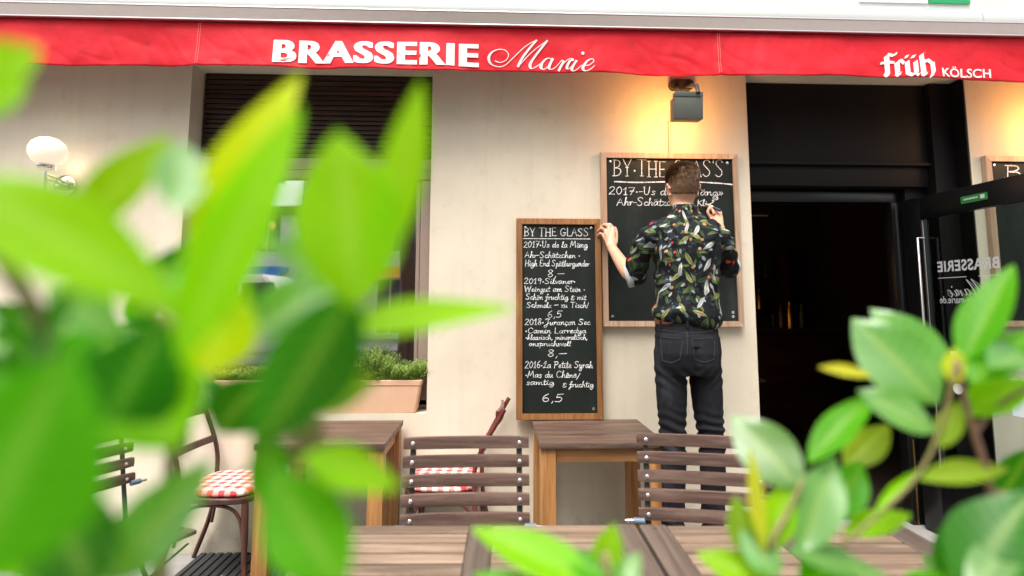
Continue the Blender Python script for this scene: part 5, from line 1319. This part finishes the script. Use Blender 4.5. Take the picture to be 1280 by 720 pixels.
# ---- left bush
lb = thing('laurel_bush', 'big bright green laurel bush out of focus, filling the left of the view', 'shrub', ground(180, .42))
Lf = Leaves(); Lf.k = .92; Lf.wk = 1.08
for a in (
    ((236, 350), (368, 84), 78, .33, 'y', .02, (-.5, .3), .16),
    ((222, 455), (372, 128), 84, .30, 'g', .02, (-.35, .3), .10),
    ((445, 385), (424, 160), 124, .31, 'g', .01, (.1, .1), .10),
    ((462, 350), (534, 97), 58, .33, 'g', .02, (.5, .2), .14),
    ((395, 418), (645, 378), 52, .34, 'g', .06, (.0, .9), .10),
    ((442, 362), (318, 572), 104, .33, 'd', -.02, (.2, -.5), .10),
    ((-70, 215), (225, 385), 120, .25, 'g', .03, (.1, .5), .10),
    ((95, 290), (210, 166), 56, .34, 'g', .02, (-.2, .4), .14),
    ((-60, 110), (48, 58), 62, .27, 'g', .02, (.1, .6), .10),
    ((-50, 140), (34, 106), 40, .30, 'g', .02, (.1, .6), .10),
    ((222, 268), (228, 172), 56, .31, 'w', .05, (.0, .8), .10),
    ((-60, 740), (85, 440), 210, .22, 'm', .02, (-.2, .1), .06),
    ((60, 640), (-40, 460), 150, .25, 'm', .02, (.1, .1), .06),
    ((115, 745), (60, 600), 90, .30, 'd', .02, (.1, .1), .06),
    ((120, 560), (205, 400), 110, .30, 'd', .02, (.1, .2), .08),
    ((225, 560), (130, 420), 120, .31, 'g', .02, (-.2, .2), .08),
    ((130, 735), (262, 575), 80, .32, 'w', .04, (.1, .8), .08),
    ((430, 735), (335, 585), 94, .32, 'm', .02, (-.4, .5), .10),
    ((375, 572), (502, 606), 60, .33, 'g', .02, (.1, .9), .10),
    ((385, 380), (478, 318), 78, .34, 'w', .05, (.2, .8), .10),
    ((372, 515), (472, 470), 46, .36, 'o', .03, (.1, .6), .10),
    ((250, 470), (300, 360), 90, .33, 'y', .02, (-.2, .4), .10),
    ((280, 400), (190, 330), 60, .40, 'm', .02, (.1, .4), .10),
    ((130, 470), (60, 380), 90, .40, 'm', .02, (.1, .4), .10),
    ((20, 400), (100, 490), 80, .45, 'd', .02, (.1, -.2), .10),
    ((170, 400), (240, 300), 50, .48, 'd', .02, (-.3, .2), .10),
    ((190, 470), (310, 420), 70, .42, 'w', .02, (.1, .8), .10),
    ((270, 540), (330, 470), 70, .42, 'd', .02, (.1, .1), .10),
    ((100, 520), (10, 470), 90, .36, 'm', .02, (.1, .4), .10),
    ((60, 360), (150, 420), 60, .38, 'w', .02, (.1, .8), .10),
    ((330, 300), (400, 345), 40, .38, 'w', .03, (.1, .8), .10),
    ((300, 420), (440, 340), 70, .36, 'w', .03, (.1, .8), .10),
    ((155, 520), (260, 480), 80, .38, 'd', .02, (.1, .0), .10),
    ((345, 640), (330, 540), 50, .36, 'm', .02, (.1, .3), .10),
    ((215, 420), (215, 330), 40, .40, 'o', .02, (.1, .3), .10),
    ((235, 500), (215, 400), 44, .36, 'o', .02, (.1, .3), .10),
): Lf.px(*a)
rl_ = random.Random(21)
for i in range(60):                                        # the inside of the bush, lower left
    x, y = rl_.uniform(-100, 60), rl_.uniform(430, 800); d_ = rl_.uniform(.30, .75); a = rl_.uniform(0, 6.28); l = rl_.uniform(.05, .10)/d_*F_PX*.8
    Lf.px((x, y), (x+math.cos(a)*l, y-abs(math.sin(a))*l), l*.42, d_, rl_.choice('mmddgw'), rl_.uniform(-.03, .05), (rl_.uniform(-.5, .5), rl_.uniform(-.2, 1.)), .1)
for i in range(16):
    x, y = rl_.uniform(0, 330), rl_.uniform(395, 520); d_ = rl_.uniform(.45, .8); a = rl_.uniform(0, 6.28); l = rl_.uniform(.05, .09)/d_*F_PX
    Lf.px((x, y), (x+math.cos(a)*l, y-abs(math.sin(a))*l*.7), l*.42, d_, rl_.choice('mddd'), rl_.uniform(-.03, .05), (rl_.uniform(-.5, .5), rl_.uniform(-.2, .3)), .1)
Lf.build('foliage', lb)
g0 = ground(180, .42)
stems('stem', lb, 'twig', [([g0, atd(200, 740, .40), atd(228, 560, .36), atd(236, 420, .33), atd(236, 345, .33)], .006, .003), ([g0+Vector((.02, .02, 0)), atd(380, 740, .38), atd(372, 575, .35), atd(410, 440, .33), atd(446, 380, .32)], .006, .0028),
    ([g0+Vector((-.05, 0, 0)), atd(40, 740, .36), atd(70, 560, .32), atd(60, 420, .30), atd(-10, 300, .27)], .006, .003), ([atd(236, 420, .33), atd(160, 360, .33), atd(96, 288, .34)], .003, .002), ([atd(60, 420, .30), atd(-40, 260, .27), atd(-60, 110, .27)], .003, .002)])
# ---- right bush

rbsh = thing('laurel_bush', 'laurel bush with pale glossy leaves at the lower right of the view', 'shrub', ground(1150, .75))
Lf = Leaves(); Lf.wk = .92
for a in (
    ((1172, 505), (1066, 396), 96, .62, 'w', .06, (-.1, .8), .10, .15),
    ((1190, 472), (1088, 384), 62, .66, 'w', .06, (-.1, .8), .10, .2),
    ((1203, 458), (1266, 328), 56, .60, 'm', .03, (-.7, .3), .08, .35),
    ((1088, 470), (1024, 458), 18, .62, 'b', .01, (.1, .6), .10, .3),
    ((1168, 540), (1072, 486), 56, .60, 'w', .03, (.1, .8), .10, .2),
    ((1010, 580), (1094, 486), 44, .60, 'm', .03, (-.4, .4), .14, .25),
    ((1056, 585), (1112, 530), 44, .66, 'o', .02, (-.1, .3), .10, .2),
    ((1002, 612), (914, 517), 78, .58, 'w', .06, (-.2, .8), .10, .12),
    ((1000, 690), (1046, 570), 66, .56, 'w', .05, (.5, .3), .08, .15),
    ((1040, 650), (1078, 575), 50, .62, 'm', .03, (.4, .2), .10, .2),
    ((1055, 668), (1140, 640), 36, .62, 'g', .02, (.1, .7), .10, .2),
    ((1200, 740), (1292, 612), 104, .52, 'd', .02, (-.2, .2), .08, .2),
    ((1215, 745), (1270, 660), 50, .50, 'w', .04, (.1, .8), .08, .2),
    ((1212, 480), (1300, 408), 60, .58, 'm', .03, (-.3, .5), .10, .2),
    ((1240, 460), (1310, 430), 60, .56, 'w', .05, (.1, .8), .10, .2),
    ((1205, 520), (1290, 470), 50, .60, 'g', .02, (.1, .5), .10, .2),
    ((1095, 640), (1150, 586), 16, .60, 'g', .02, (.1, .5), .05, .5),
    ((1150, 600), (1262, 584), 34, .58, 'o', .02, (.1, .5), .05, .4),
    ((955, 690), (938, 560), 20, .56, 'b', .02, (-.2, .4), .08, .3),
    ((960, 690), (985, 600), 44, .57, 'g', .02, (.2, .4), .08, .25),
    ((940, 700), (918, 620), 40, .57, 'o', .02, (-.2, .4), .08, .25),
    ((975, 720), (925, 660), 46, .55, 'w', .03, (-.2, .8), .08, .2),
    ((985, 690), (1105, 715), 46, .55, 'w', .03, (.1, .8), .08, .2),
    ((970, 735), (870, 690), 46, .56, 'g', .03, (-.1, .8), .08, .2),
    ((1000, 740), (1060, 690), 50, .55, 'm', .03, (.1, .4), .08, .2),
    ((1210, 640), (1180, 740), 50, .56, 'd', .03, (.1, .2), .08, .2),
    ((1290, 560), (1240, 640), 40, .62, 'd', .03, (.1, .2), .08, .2),
    ((1192, 480), (1194, 434), 26, .60, 'b', .01, (.1, .5), .08, .3),
    ((1175, 560), (1200, 500), 30, .60, 'o', .01, (.1, .5), .08, .3),
): Lf.px(*a)
for i in range(26):
    x, y = rl_.uniform(880, 1330), rl_.uniform(715, 860); d_ = rl_.uniform(.48, .7); a = rl_.uniform(0, 6.28); l = rl_.uniform(.05, .085)/d_*F_PX
    Lf.px((x, y), (x+math.cos(a)*l, y-abs(math.sin(a))*l*.5), l*.42, d_, rl_.choice('mdgw'), rl_.uniform(-.03, .05), (rl_.uniform(-.5, .5), rl_.uniform(0, 1.2)), .1)
Lf.build('foliage', rbsh)
g1 = ground(1150, .75)
stems('stem', rbsh, 'twig', [([g1, atd(960, 780, .60), atd(962, 690, .565), atd(985, 640, .575), atd(1004, 600, .58)], .005, .0025), ([atd(1030, 700, .60), atd(1090, 650, .60), atd(1150, 590, .60), atd(1180, 520, .60), atd(1194, 460, .60)], .0026, .0018)])
stems('brown_stem', rbsh, 'twigbrown', [([g1+Vector((.05, .02, 0)), atd(1262, 760, .60), atd(1238, 612, .60), atd(1212, 520, .60), atd(1195, 450, .60)], .005, .0028), ([atd(1218, 540, .60), atd(1245, 510, .60), atd(1290, 480, .60)], .0032, .002)])
# ---- low sprig in the middle
sp = thing('laurel_sprig', 'low laurel sprig poking up in front of the slatted tables at the bottom centre', 'shrub', ground(720, .6))
Lf = Leaves(); Lf.wk = .92
for a in (
    ((775, 745), (588, 656), 66, .50, 'g', .05, (-.1, 1.1), .08, .2),
    ((745, 735), (640, 668), 50, .52, 'w', .05, (-.1, .8), .08, .2),
    ((752, 722), (768, 654), 40, .52, 'g', .01, (.1, .3), .05, .3),
    ((790, 740), (700, 690), 44, .50, 'm', .03, (.1, .8), .08, .2),
    ((765, 745), (800, 690), 34, .50, 'w', .03, (.2, .8), .08, .2),
    ((700, 760), (590, 715), 44, .50, 'm', .03, (.1, .8), .08, .2),
): Lf.px(*a)
for i in range(10):
    x, y = rl_.uniform(660, 840), rl_.uniform(760, 900); d_ = rl_.uniform(.48, .6); a = rl_.uniform(0, 6.28); l = rl_.uniform(.05, .085)/d_*F_PX
    Lf.px((x, y), (x+math.cos(a)*l, y-abs(math.sin(a))*l*.3), l*.42, d_, rl_.choice('mdg'), 0, (rl_.uniform(-.5, .5), rl_.uniform(0, 1.2)), .1)
Lf.build('foliage', sp)
stems('stem', sp, 'twig', [([ground(720, .6), atd(750, 820, .52), atd(764, 745, .50), atd(754, 715, .52)], .004, .002)])
